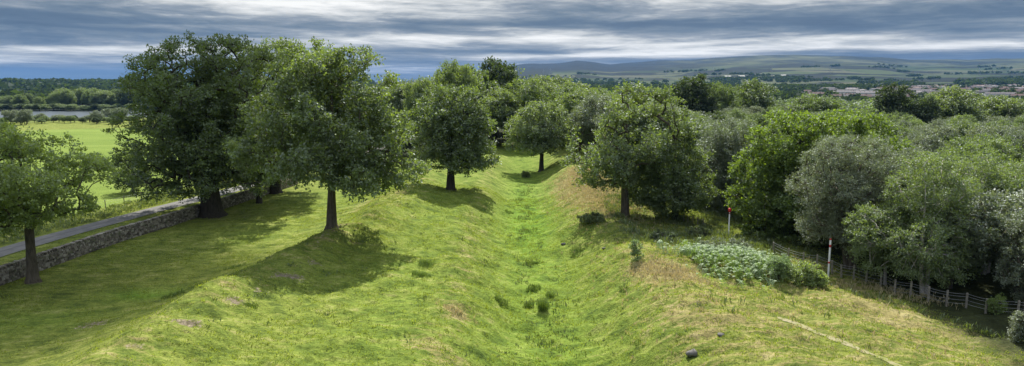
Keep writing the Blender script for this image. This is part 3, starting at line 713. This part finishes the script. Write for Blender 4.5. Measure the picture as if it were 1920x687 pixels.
Qb = blob_quads(C[~near], Rr[~near], Hh[~near]*.55, 90, np.full((~near).sum(), 1.5), rg)
Qv = np.concatenate([Qa, Qb])
me = mesh_arr('distant_wood', Qv.reshape(-1, 3), np.arange(len(Qv)*4).reshape(-1, 4), M['birch'])
tt_ = rg.choice([-.25, 0, .25, .6, .9], len(C), p=[.2, .3, .25, .15, .1]); tv_ = np.concatenate([np.repeat(tt_[near], 230*4), np.repeat(tt_[~near], 90*4)])
at = me.attributes.new('tint', 'FLOAT', 'POINT'); at.data.foreach_set('value', tv_.astype(np.float32))
tag(link('distant_woodland', me), 'far part of the wood running back towards the town', 'woodland', kind='stuff')

# belts of trees through the town, farmland and hills, far left slopes
C = []; Rr = []; Hh = []
def belt(px0, px1, py0, py1, n, Ht, hint=None):
    for _ in range(n):
        px, py = rg.uniform(px0, px1), rg.uniform(py0, py1); p = G(px, py) if hint is None else None
        if p is None:
            D = rg.uniform(*hint); x = (px-CX)/F*D; p = np.array([x, D, float(hgt(x, D, False))])
        h = Ht*rg.uniform(.7, 1.2); C.append(p+np.array([0, 0, h*.4])); Rr.append(h*rg.uniform(.5, 1.3)); Hh.append(h*.6)
def hedges(px0, px1, d0, d1, n, per, Ht):
    for _ in range(n):
        px = rg.uniform(px0, px1); D = rg.uniform(d0, d1); x0 = (px-CX)/F*D; ang_ = rg.normal()*.35; Lh = rg.uniform(60, 420)
        for _k in range(per):
            t_ = rg.uniform(-.5, .5)*Lh; x = x0+t_*math.cos(ang_); y = D+t_*math.sin(ang_)+rg.normal()*12; h = Ht*rg.uniform(.6, 1.2)
            C.append(np.array([x, y, float(hgt(x, y, False))+h*.4])); Rr.append(h*rg.uniform(.4, .9)); Hh.append(h*.6)
def dbelt(px0, px1, d0, d1, n, Ht): belt(px0, px1, 0, 0, n, Ht, (d0, d1))
dbelt(1380, 1640, 1750, 2150, 420, 12); dbelt(1790, 1990, 2250, 2600, 300, 15); dbelt(1480, 1990, 1050, 2300, 260, 9)
dbelt(1000, 1480, 1500, 2300, 420, 13); dbelt(1640, 1720, 2100, 2500, 90, 16); hedges(960, 1400, 2600, 3400, 16, 20, 12)
hedges(1480, 1990, 2650, 3300, 14, 20, 12); dbelt(1330, 1500, 2900, 3300, 130, 13); dbelt(940, 1500, 900, 1400, 380, 9)
dbelt(1480, 1990, 820, 1060, 300, 6); hedges(960, 1950, 3400, 5600, 26, 16, 13)
dbelt(-60, 700, 900, 1500, 700, 13); dbelt(-60, 700, 1600, 3300, 1700, 17); dbelt(-60, 700, 2700, 3300, 900, 16)
C = np.array(C); Rr = np.array(Rr); Hh = np.array(Hh)
Qv = blob_quads(C, Rr, Hh, 34, Rr*.75, rg)
me = mesh_arr('far_woods', Qv.reshape(-1, 3), np.arange(len(Qv)*4).reshape(-1, 4), M['far'])
tag(link('distant_woods', me), 'dark belts of woodland through the far town and farmland', 'woodland', kind='stuff')

# lakeside trees and scrub: individuals
rg = np.random.default_rng(31)
for i in range(64):
    px = rg.uniform(-40, 330); D = rg.uniform(690, 800); x = (px-CX)/F*D; H = np.interp(px, [-40, 90, 130, 240, 330], [15, 15, 21, 20, 17])*rg.uniform(.8, 1.1)
    kd = ('dark', 'birch', 'oak')[rg.choice(3, p=[.35, .35, .3])]
    put(kd, x, D, H, rg, 'tree in the tall belt along the far shore of the lake', 'belt beyond the lake', 1.0)
for i in range(34):
    px = i*11-30+rg.uniform(-5, 5); D = rg.uniform(676, 690)
    put(('birch', 'dark', 'oak')[rg.choice(3)], (px-CX)/F*D, D, rg.uniform(5, 8), rg, 'low bush crowding the far lake shore under the tall belt', 'bushes on the far lake shore', 1.9)
for i in range(26):
    px = i*11-20+rg.uniform(-5, 5); D = rg.uniform(400, 436); x = (px-CX)/F*D
    put(('sallow', 'dark', 'birch')[rg.choice(3)], x, D, rg.uniform(3.2, 5.2), rg, 'low rounded scrub bush between the bright field and lake', 'scrub along the near lake shore', 1.8)
for (px, D, H, wd_, lab) in [(22, 405, 9, 1.0, 'pale tree at far left before the lake'), (50, 400, 9.5, 1.1, 'pale round tree standing left of the visible water'),
                        (80, 420, 6.5, .9, 'small pointed tree in front of the middle of the water'), (185, 415, 8, 1.0, 'pale tree right of the visible water'),
                        (208, 430, 9, 1.0, 'grey green tree at the right end of the lakeside scrub'), (228, 410, 10, 1.1, 'lakeside tree nearest to the edge of the huge beech')]:
    put('sallow', (px-CX)/F*D, D, H, rg, lab, 'single trees by the lake', wd_)

# ------------------------------------------------------------------ low plants
def tufts(P, per, h, wd_, rg, lean=.5, z=None):
    """P (n,2) tuft centres -> bent blades as quads"""
    n = len(P); z0 = hgt(P[:, 0], P[:, 1]) if z is None else z
    B = np.stack([P[:, 0], P[:, 1], z0-.02], -1)[:, None, :]+np.concatenate([rg.normal(size=(n, per, 2))*wd_*1.6, np.zeros((n, per, 1))], -1)
    B = B.reshape(-1, 3); m = len(B); a = rg.uniform(0, 6.28, m); hh = np.repeat(np.broadcast_to(h, (n,)), per)*rg.uniform(.6, 1.2, m)
    ln = lean*rg.uniform(.2, 1, m)*hh; tip = B+np.stack([np.cos(a)*ln, np.sin(a)*ln, hh], -1); S = np.stack([-np.sin(a+rg.normal(size=m)*.6), np.cos(a), np.zeros(m)], -1)*(wd_*.5)
    midp = B*.5+tip*.5+np.stack([-np.cos(a)*ln*.12, -np.sin(a)*ln*.12, hh*.1], -1)
    return np.stack([B-S*.3, midp-S, tip, midp+S], 1)
rg = np.random.default_rng(3)
def scatter(n, x0, x1, y0, y1, keep):
    y = y0+(y1-y0)*rg.random(n)**.9; x = rg.uniform(x0, x1, n); k = (np.abs(x/y) < .80)
    x, y = x[k], y[k]; k = keep(x, y) > rg.random(len(x)); return np.stack([x[k], y[k]], 1)
def offroad(x, y): return (np.abs(x-road_x(y)) > 1.9)&(np.abs(x-wall_x(y)) > .5)
P = scatter(170000, -56, 34, 34, 110, lambda x, y: offroad(x, y)*np.clip(.25+.9*fbm(x/2.2, y/1.6, 3, 81)+.25*sst(x, -24, -18), .03, 1))
Qv = tufts(P, 3, .08+.16*rg.random(len(P))**3, .05, rg, .9)
tag(link('grass', mesh_arr('grass', Qv.reshape(-1, 3), np.arange(len(Qv)*4).reshape(-1, 4), M['blade'])), 'green grass tufts over the banks and meadow', 'grass', kind='stuff')
def straw_w(x, y):
    s = .04*(x > 7)*(x < 30)*(y < 66)
    for (px, py, rx, ry, a) in [(1110, 345, 45, 30, .8), (1262, 512, 45, 15, .9), (1150, 385, 40, 14, .4), (1620, 540, 60, 8, .4), (1700, 562, 70, 6, .5), (1215, 498, 30, 10, .6), (855, 585, 22, 8, .5)]:
        p = G(px, py); sx = rx*p[1]/F; sy = max(abs(G(px, py-ry)[1]-G(px, py+ry)[1])/2, .3); s = s+a*np.exp(-(((x-p[0])/sx)**2+((y-p[1])/sy)**2))
    return s
P = scatter(110000, -8, 36, 38, 128, straw_w)
Qv = tufts(P, 5, .22+.18*rg.random(len(P)), .05, rg, .7)
tag(link('dry_grass', mesh_arr('dry_grass', Qv.reshape(-1, 3), np.arange(len(Qv)*4).reshape(-1, 4), M['straw'])), 'tall straw coloured grass on the right bank', 'dry grass', kind='stuff')
# rough weeds in the shade right of the ditch, along the fence and the far roadside verge
def weed_w(x, y):
    s = 1.0*sst(x, 9, 14)*(1-sst(x, 29, 33))*sst(y, 63, 68)*(1-sst(y, 96, 110))*np.clip(.5+1.6*fbm(x/2.2, y/2.2, 3, 33), 0, 1)
    fx = np.interp(y, [42, 46.5, 50.5, 57, 68, 80], [36, 34, 29.8, 26.8, 24, 22]); s = s+.6*np.exp(-((x-fx+.6)/.9)**2)*(y < 70)
    s = s+.55*np.exp(-((x-2.4-.5*np.sin(y/19.))/1.7)**2)*(fbm(x/1.2, y/2.2, 3, 35) > .02)*(y < 130)
    s = s+.5*(fbm(x/1.7, y/1.1, 3, 37) > .42)*(x > -24)*(x < 22)*(y < 100)
    return s+.5*(x > road_x(y)-8.5)*(x < road_x(y)-2.4)+.15*(x > wall_x(y)-3.0)*(x < wall_x(y)-.4)
P = scatter(80000, -66, 40, 40, 150, weed_w)
Qv = tufts(P, 6, (.28+.35*rg.random(len(P)))*np.where((P[:, 0] > -25)&(P[:, 0] < 12), .45, 1), .09, rg, .8)
tag(link('undergrowth', mesh_arr('undergrowth', Qv.reshape(-1, 3), np.arange(len(Qv)*4).reshape(-1, 4), M['weed'])), 'rough weeds in shade right of the ditch, beside fence and road', 'undergrowth', kind='stuff')

# bracken bed
Q = []
def frond(b, a, L, rise, rg):
    n = 10; t = np.linspace(0, 1, n+1); d = np.array([math.cos(a), math.sin(a), 0]); side = np.array([-d[1], d[0], 0])
    P = b+d*(L*t[:, None])*.8+np.array([0, 0, 1])*(rise*np.sin(t*2.2)[:, None])
    out = []
    for i in range(1, n):
        wdt = L*.32*(1-t[i])**.8+.02; dl = unit((P[i+1]-P[i-1]))
        for s in (-1, 1):
            tip = P[i]+side*s*wdt+dl*wdt*.35-np.array([0, 0, .15*wdt]); wv = dl*(L*.045)
            out.append([P[i]-wv, (P[i]+tip)/2-wv*1.2, tip, (P[i]+tip)/2+wv*1.2])
    return out
rg = np.random.default_rng(8)
c0 = G(1385, 512); sx = 95*c0[1]/F
for i in range(900):
    a = rg.uniform(0, 6.28); q = rg.random()**.5*(1 if i < 760 else 1.45)*(1+.12*math.sin(3*a+1)); bx = c0[0]+math.cos(a)*q*sx; by = c0[1]+2.2+math.sin(a)*q*5.0
    b = np.array([bx, by, float(hgt(bx, by))+max(0, .75*(1-q**2))*(.7+.5*vnoise(np.array(bx*.8), np.array(by*.8), 4))]); Q += frond(b, rg.uniform(0, 6.28), rg.uniform(.7, 1.15), rg.uniform(.55, .95), rg)
Q = np.array(Q)
tag(link('bracken', mesh_arr('bracken', Q.reshape(-1, 3), np.arange(len(Q)*4).reshape(-1, 4), M['fern'])), 'bed of pale shiny bracken fronds on the right bank', 'bracken', kind='stuff')

def bush(name, px, py, wpx, hpx, label, seed, lm='sallow', leaf=.12, cat='shrub', dens=1.0, D=None, group=None):
    b = G(px, py); s = b[1]/F; rx, rz = wpx*s/2, hpx*s/2
    rg = np.random.default_rng(seed); lob = [[0, 0, rz*1.0, rx*.7, rx*.6, rz*.85], [0, 0, rz*.4, rx*.85, rx*.75, rz*.42]]
    for i in range(5):
        a = rg.uniform(0, 6.28); lob.append([math.cos(a)*rx*.55, math.sin(a)*rx*.45, rz*rg.uniform(.6, 1.1), rx*.42, rx*.4, rz*rg.uniform(.5, .8)])
    cr = max(.22, min(rx, rz)*.38); n = int(90*dens)
    mm = tree_meshes(name, lob, rz*1.5, .05, n, cr*.4, cr, 7, 10, leaf, lm, 'bark', seed, stems=3, clear=.0, inner=.4, aspect=.5)
    e = empty(name, b); link('stem', mm[0], e); link('foliage', mm[1], e); tag(e, label, cat, group); return e
bush('sapling', 1193, 490, 26, 52, 'narrow pale sapling standing alone beside the dark hollow', 41, 'fern', .10, dens=.4)
bush('shrub', 1345, 478, 70, 34, 'pale loose shrub behind the left part of the bracken', 42, 'sallow', .12)
bush('shrub', 1385, 478, 60, 32, 'pale loose shrub behind the right part of the bracken', 43, 'sallow', .12)
bush('shrub', 1500, 535, 70, 44, 'green shrub joining the right end of the bracken', 44, 'sycamore', .12)
bush('shrub', 1460, 530, 50, 46, 'leafy shrub growing up inside the bracken bed', 49, 'fern', .12)
bush('shrub', 1530, 540, 50, 30, 'low shrub at the foot of the red banded pole', 45, 'sycamore', .11)
bush('sapling', 1865, 588, 40, 40, 'bright young sapling pushing up through the wire fence', 46, 'bright', .10, dens=.6)
bush('bush', 1912, 642, 44, 66, 'pale bush at the right edge in front of fence', 47, 'sallow', .10)
bush('thorn_bush', 987, 333, 18, 15, 'small brown leafless looking bush in the ditch by the far tree', 48, 'weed', .12, dens=.5)
bush('gorse_bush', 1240, 455, 60, 22, 'low dark bush in the shade left of the pale shrubs', 50, 'dark', .14)
bush('gorse_bush', 1110, 418, 60, 16, 'low dark bush at foot of the airy oak', 51, 'weed', .14)
bush('gorse_bush', 1305, 445, 50, 22, 'low dark bush below the leaning green tree', 52, 'weed', .14)
# rushes
def rush(px, py, wpx, h, label, n=70):
    b = G(px, py); s = b[1]/F; rgx = np.random.default_rng(int(px)); P = b[:2]+np.clip(rgx.normal(size=(n, 2)), -1.6, 1.6)*wpx*s*.24*np.array([1, .8])
    Qv = tufts(P, 5, h*(.5+.5*rgx.random(n)), .035, rgx, .6)-np.array([b[0], b[1], b[2]])
    tag(link('rush_clump', mesh_arr('rushes', Qv.reshape(-1, 3), np.arange(len(Qv)*4).reshape(-1, 4), M['rush']), None, b), label, 'rush clump', 'clumps of rushes')
for (px, py, wp, h, lab, n) in [(1018, 592, 22, 1.0, 'tall dark rush clump low in the ditch bottom, nearest and largest', 110), (992, 580, 24, .55, 'short rushes just left of the largest ditch clump', 60),
      (1032, 557, 18, .5, 'small rush clump above right of the largest one in the ditch', 50), (1000, 545, 34, .4, 'spread of low rushes in the ditch behind the large clump', 80),
      (800, 497, 34, .5, 'upper of two rush clumps on the open berm', 80), (790, 516, 44, .45, 'lower of two rush clumps on the open berm', 90),
      (940, 572, 30, .45, 'rush clump on the left slope of the ditch', 60), (998, 495, 26, .4, 'low rushes in the middle reach of the ditch', 60),
      (990, 435, 44, .3, 'low dark rushes across the ditch bottom before the far shade', 60), (325, 555, 50, .4, 'thin rushes in the left meadow', 80), (435, 505, 50, .35, 'thin rushes behind the left ridge', 60),
      (955, 400, 20, .35, 'rushes at the edge of the mid oak shadow', 60), (470, 572, 30, .3, 'short rushes on the left ridge crest', 50)]:
    rush(px, py, wp, h, lab, n)

# ------------------------------------------------------------------ stones
def rock(px, py, wpx, label, seed, mat='rock', hz=.6):
    b = G(px, py); w_ = wpx*b[1]/F/2; rg = np.random.default_rng(seed); n, k = 8, 12; V = []; 
    for i in range(n+1):
        ph = i/n*math.pi
        for j in range(k):
            th = j/k*6.28318; d = np.array([math.sin(ph)*math.cos(th), math.sin(ph)*math.sin(th)*.75, math.cos(ph)*hz])
            V.append(d*w_*(1+.22*math.sin(3*th+seed)*math.sin(ph)+.18*math.cos(2*ph+th+seed)+rg.uniform(-.05, .05)*math.sin(ph)))
    Q = [[i*k+j, (i+1)*k+j, (i+1)*k+(j+1) % k, i*k+(j+1) % k] for i in range(n) for j in range(k)]
    o = link('rock', mesh_arr('rock', V, Q, M[mat], None, True), None, b+np.array([0, 0, w_*hz*.35])); o.rotation_euler = (.1, -.1, seed)
    tag(o, label, 'rock')
rock(1299, 655, 26, 'dark grey boulder half sunk in the near right bank', 1)
rock(1352, 626, 16, 'smaller flat stone behind the grey boulder', 2)
rock(1057, 462, 10, 'pale stone on the ditch edge by the tree shade', 3)
rock(1133, 465, 9, 'small pale stone in the shade right of the ditch edge stone', 4)

# ------------------------------------------------------------------ drystone wall
rg = np.random.default_rng(12); mb = MB(); cop = MB()
yv = np.arange(40, 126, .05)
def wxa(y): return wall_x(y), math.atan2(-(wall_x(y+.2)-wall_x(y-.2))/.4, 1)
s = 40.0
H_W = 1.38
for face in (-1, 1):
    for course in range(7):
        s = 40+rg.random()*.3
        while s < 126:
            l = rg.uniform(.18, .5); x, a = wxa(s); z = float(hgt(x, s, False)); zc = (course+.5)*H_W/7
            off = face*(.30-.10*course/7)+rg.uniform(-.035, .035)
            mb.box((x+off, s+l/2, z+zc), (rg.uniform(.12, .17), l*.48, H_W/14*rg.uniform(.85, 1.08)), a+rg.normal()*.05, 0, .16)
            s += l
s = 40.0
while s < 126:
    t = rg.uniform(.09, .18); x, a = wxa(s); z = float(hgt(x, s, False)); tl = .35+rg.normal()*.12
    rot = np.array([[1, 0, 0], [0, math.cos(tl), -math.sin(tl)], [0, math.sin(tl), math.cos(tl)]])
    cop.box((x+rg.uniform(-.03, .03), s, z+H_W+.10), (rg.uniform(.2, .29), t*.45, rg.uniform(.12, .18)), a+rg.normal()*.07, 0, .14, rot); s += t*1.02
core = MB()
ss = np.arange(40, 127, 1.0)
for i in range(len(ss)-1):
    x, a = wxa(ss[i]+.5); z = float(hgt(x, ss[i]+.5, False)); core.box((x, ss[i]+.5, z+H_W/2-.1), (.17, .505, H_W/2+.05), a, 0)
e = empty('stone_wall', (0, 0, 0)); link('stonework', mb.mesh('stonework', M['stone']), e); link('coping', cop.mesh('coping', M['stone']), e)
link('core', core.mesh('core', M['stone']), e)
tag(e, 'long drystone wall with upright coping stones running beside the road', 'wall')

# ------------------------------------------------------------------ fences
def fence(name, pts, ph, pr, label, wires, rgs, square=False, wr=.006, ztop=None):
    e = empty(name, pts[0]); b0 = np.array(pts[0]); rg = np.random.default_rng(rgs); tops = []
    for p in pts:
        p = np.array(p)-b0; mb = MB(); h = ph*rg.uniform(.94, 1.06); tl = rg.normal(size=2)*.03
        mb.tube([p-[0, 0, .3], p+[tl[0]*.5, tl[1]*.5, h*.5], p+[tl[0], tl[1], h-.03], p+[tl[0], tl[1], h]], [pr, pr, pr*.97, pr*.8], 8)
        link('post', mb.mesh('post', M['post']), e); tops.append(p)
    for hh in wires:
        mb = MB(); L = []
        for a, b in zip(tops[:-1], tops[1:]):
            for t in (0, .33, .66): L.append(a*(1-t)+b*t+np.array([0, -pr*.9, hh-.03*math.sin(t*3.14)]))
        L.append(tops[-1]+np.array([0, -pr*.9, hh])); mb.tube(L, wr, 4); link('wire', mb.mesh('wire', M['wire']), e)
    tag(e, label, 'fence'); return e
FP = [(2035, 622), (1970, 608), (1907, 600), (1848, 587), (1811, 579), (1774, 574), (1740, 569), (1706, 562), (1677, 556), (1651, 541), (1624, 533), (1600, 525), (1578, 519), (1560, 514), (1531, 506), (1506, 498), (1478, 487), (1450, 476)]
fence('wire_fence', [G(*p) for p in FP], 1.25, .085, 'grey post and wire fence along the front of the wood', [.35, .65, .95, 1.15], 3, wr=.008)
fence('stake_row', [G(a, b) for a, b in [(1282, 415), (1290, 416), (1299, 418), (1308, 419), (1318, 422)]], .95, .05, 'row of short dark stakes under the leaning green tree', [.8], 4)
fence('field_fence', [np.array([road_x(v)-8.6, v, float(hgt(road_x(v)-8.6, v))]) for v in np.arange(66, 150, 3.6)], 1.15, .06, 'low post fence between the road verge and bright green field', [.4, .75, 1.05], 5)

# ------------------------------------------------------------------ marker poles
def pole(px, py, toppy, label, bands, cap, r=.075):
    b = G(px, py); top = W(px, toppy, b[1])[2]-b[2]; e = empty('marker_pole', b); mb = MB(); mb.tube([[0, 0, -.3], [0, 0, top-.02], [0, 0, top]], [r, r, r*.8], 12); link('shaft', mb.mesh('shaft', M['white'], True), e)
    for (a, c_) in bands:
        mb = MB(); mb.tube([[0, 0, top*a-.001], [0, 0, top*a], [0, 0, top*c_], [0, 0, top*c_+.001]], [r, r+.004, r+.004, r], 12); link('band', mb.mesh('band', M['red'], True), e)
    if cap:
        mb = MB(); rr = [.05, .15, .19, .19, .15, .05]; zz_ = [-.02, .02, .08, .34, .42, .46]
        mb.tube([[0, 0, top-.42+z_] for z_ in zz_], rr, 14); link('cap', mb.mesh('cap', M['red'], True), e)
    tag(e, label, 'marker pole')
pole(1553, 516, 448, 'white pole with narrow red bands beside the wire fence', [(.965, 1.0), (.77, .84), (.33, .38)], False, .085)
pole(1366, 444, 391, 'white pole with a red head in front of the bright green tree', [(.80, .83)], True, .07)

# ------------------------------------------------------------------ town
for k, c_ in (('render', (.62, .60, .56)), ('brick', (.25, .14, .10)), ('grey', (.38, .36, .34)), ('rooft', (.15, .10, .085)), ('roofg', (.12, .11, .115)), ('glass', (.04, .05, .06))): M[k] = plain('town '+k, c_, .8, .12, .2)
def house_mesh(L, Dp, H, rh, wallm, roofm, nm):
    w = MB(); w.box((0, 0, H/2), (L/2, Dp/2, H/2))
    for sx_ in (-1, 1):      # gable ends
        w.add([[sx_*L/2, -Dp/2, H], [sx_*L/2, Dp/2, H], [sx_*L/2, 0, H+rh], [sx_*L/2, 0, H+rh]], [[0, 1, 2, 3]])
    wm = w.mesh(nm+'_wall', M[wallm])
    r = MB(); o = .4
    for sy in (-1, 1):
        r.add([[-L/2-o, sy*(Dp/2+o), H-.2], [L/2+o, sy*(Dp/2+o), H-.2], [L/2+o, 0, H+rh+.1], [-L/2-o, 0, H+rh+.1],
               [-L/2-o, sy*(Dp/2+o), H-.4], [L/2+o, sy*(Dp/2+o), H-.4], [L/2+o, 0, H+rh-.1], [-L/2-o, 0, H+rh-.1]], [[0, 1, 2, 3], [4, 5, 6, 7], [0, 1, 5, 4], [1, 2, 6, 5], [3, 2, 6, 7], [0, 3, 7, 4]])
    rm = r.mesh(nm+'_roof', M[roofm])
    wd = MB(); n = max(2, int(L/3.2))
    for st_ in range(max(1, int(H/2.8))):
        for i in range(n): wd.box((-L/2+(i+.5)*L/n, -Dp/2-.01, 1.5+st_*2.7), (.6, .04, .6))
    c = MB()
    for i in range(max(1, int(L/14))): c.box((-L/2+(i+.5)*L/max(1, int(L/14)), .4, H+rh+.2), (.5, .5, .9))
    return wm, rm, wd.mesh(nm+'_windows', M['glass']), c.mesh(nm+'_chimney', M['brick'])
HM = [('white rendered terrace with brown roof', house_mesh(34, 8, 5.6, 3, 'render', 'rooft', 'terrace')), ('grey terrace with slate roof', house_mesh(40, 8, 5.4, 2.6, 'grey', 'roofg', 'terrace')),
      ('white gabled house with red roof', house_mesh(15, 9, 5.4, 3.4, 'render', 'rooft', 'house')), ('long pale flat block with dark roof', house_mesh(46, 10, 8.2, 1.6, 'render', 'roofg', 'block')),
      ('brick terrace with brown roof', house_mesh(28, 8, 5.6, 3, 'brick', 'rooft', 'terrace'))]
rg = np.random.default_rng(55); placed = []
n_h = 0
for _ in range(6000):
    px = rg.uniform(1490, 1985) if rg.random() < .85 else rg.uniform(1350, 1990); D = rg.uniform(1080, 2250)
    if px < 1500 and D < 1700: continue
    x = (px-CX)/F*D
    if any(abs(x-a) < 40 and abs(D-b) < 26 for a, b in placed): continue
    placed.append((x, D)); i = rg.choice(5, p=[.34, .26, .14, .20, .06]); lab, ms_ = HM[i]
    e = empty(('terraced_house', 'terraced_house', 'gabled_house', 'apartment_block', 'terraced_house')[i], (x, D, float(hgt(x, D, False))), (0.35 if D > 1600 else -.12)+rg.normal()*.12+(1.4 if rg.random() < .12 else 0))
    for nm, m_ in zip(('wall', 'roof', 'window', 'chimney'), ms_): link(nm, m_, e)
    tag(e, lab+' in the far town below the hills', 'house', lab+'s in the far town'); n_h += 1
    if n_h >= 170: break
print('houses', n_h)
# white sheds on the far farmland
sh = house_mesh(30, 16, 5, 2, 'render', 'render', 'shed')
for i, (px, D) in enumerate([(1360, 3500), (1385, 3450), (1410, 3600), (1440, 3400), (1462, 3550), (1150, 3300), (130, 2300), (150, 2400)]):
    x = (px-CX)/F*D; e = empty('farm_shed', (x, D, float(hgt(x, D, False))), rg.normal()*.3); link('wall', sh[0], e); link('roof', sh[1], e)
    tag(e, 'long white shed on the low farmland below the left hills' if px < 500 else 'long white shed on the farmland under the right hills', 'shed', 'white sheds far left' if px < 500 else 'white sheds under the hills')

# pylons
def pylon_mesh():
    mb = MB(); H = 42
    lv = [(0, 4.5), (12, 3.2), (24, 1.8), (34, 1.1), (42, .3)]
    for sx_ in (-1, 1):
        for sy in (-1, 1): mb.tube([[sx_*w_, sy*w_, z] for z, w_ in lv], .28, 4)
    for (z0_, w0), (z1, w1) in zip(lv[:-1], lv[1:]):
        for sx_ in (-1, 1):
            mb.tube([[sx_*w0, -w0, z0_], [-sx_*w1, -w1, z1]], .2, 4); mb.tube([[sx_*w0, w0, z0_], [-sx_*w1, w1, z1]], .2, 4)
    b = MB()
    for z, a in ((24, 7), (30, 9), (36, 6)): b.tube([[-a, 0, z], [0, 0, z+1.2], [a, 0, z]], [.2, .5, .2], 4)
    return mb.mesh('tower', M['wire']), b.mesh('arms', M['wire'])
pm = pylon_mesh()
for px, D in [(1018, 4300), (1031, 4500), (1245, 4200), (1333, 4000), (1440, 4100), (1549, 3900), (1825, 3700)]:
    x = (px-CX)/F*D; e = empty('power_pylon', (x, D, float(hgt(x, D, False))), .5); link('tower', pm[0], e); link('crossarm', pm[1], e)
    tag(e, 'thin lattice electricity pylon on the far hillside', 'pylon', 'pylons crossing the hills')

# ------------------------------------------------------------------ unseen puff of vapour, added and sized to shade the left meadow
m, N = newmat('cloud vapour'); v = N.n('ShaderNodeVolumePrincipled', {'Color': (.95, .96, 1, 1), 'Density': .12, 'Anisotropy': .3}); N.n('ShaderNodeOutputMaterial', {1: v.outputs[0]})
HC = 760.0
cc = np.array([-49.0, 66.0, 0])+np.array(sd)/sd[2]*HC
n_, k_ = 40, 80; ph, th = np.meshgrid(np.linspace(0, math.pi, n_+1), np.arange(k_)/k_*2*math.pi, indexing='ij')
dx, dy, dz_ = np.sin(ph)*np.cos(th), np.sin(ph)*np.sin(th), np.cos(ph)
lump = 1+.30*fbm(dx*2.3+7, dy*2.3+dz_*2.1, 4, 17)
Vc = np.stack([cc[0]+dx*lump*25, cc[1]+dy*lump*22-dx*5, cc[2]+dz_*lump*13*(1+.5*fbm(dx*5, dy*5, 3, 19))], -1).reshape(-1, 3)
a_, b_ = np.meshgrid(np.arange(n_), np.arange(k_), indexing='ij')
Qc = np.stack([a_*k_+b_, (a_+1)*k_+b_, (a_+1)*k_+(b_+1) % k_, a_*k_+(b_+1) % k_], -1).reshape(-1, 4)
tag(link('cloud', mesh_arr('cloud', Vc, Qc, m, None, True)), kind='stuff')

# ------------------------------------------------------------------ air
m, N = newmat('haze'); v = N.n('ShaderNodeVolumePrincipled', {'Color': (.15, .38, .82, 1), 'Density': 3.4e-5, 'Anisotropy': 0.0}); N.n('ShaderNodeOutputMaterial', {1: v.outputs[0]})
zmin = float(V[:, 2].min()) if len(V) else -20
gmin = float(gz.min())-1.5; gmax = float(gz.max())+60
mb = MB(); mb.box((0, 0, (gmin+gmax)/2), (17500, 17500, (gmax-gmin)/2)); tag(link('haze', mb.mesh('haze', m)), kind='stuff')
m.cycles.homogeneous_volume = True if hasattr(m.cycles, 'homogeneous_volume') else None
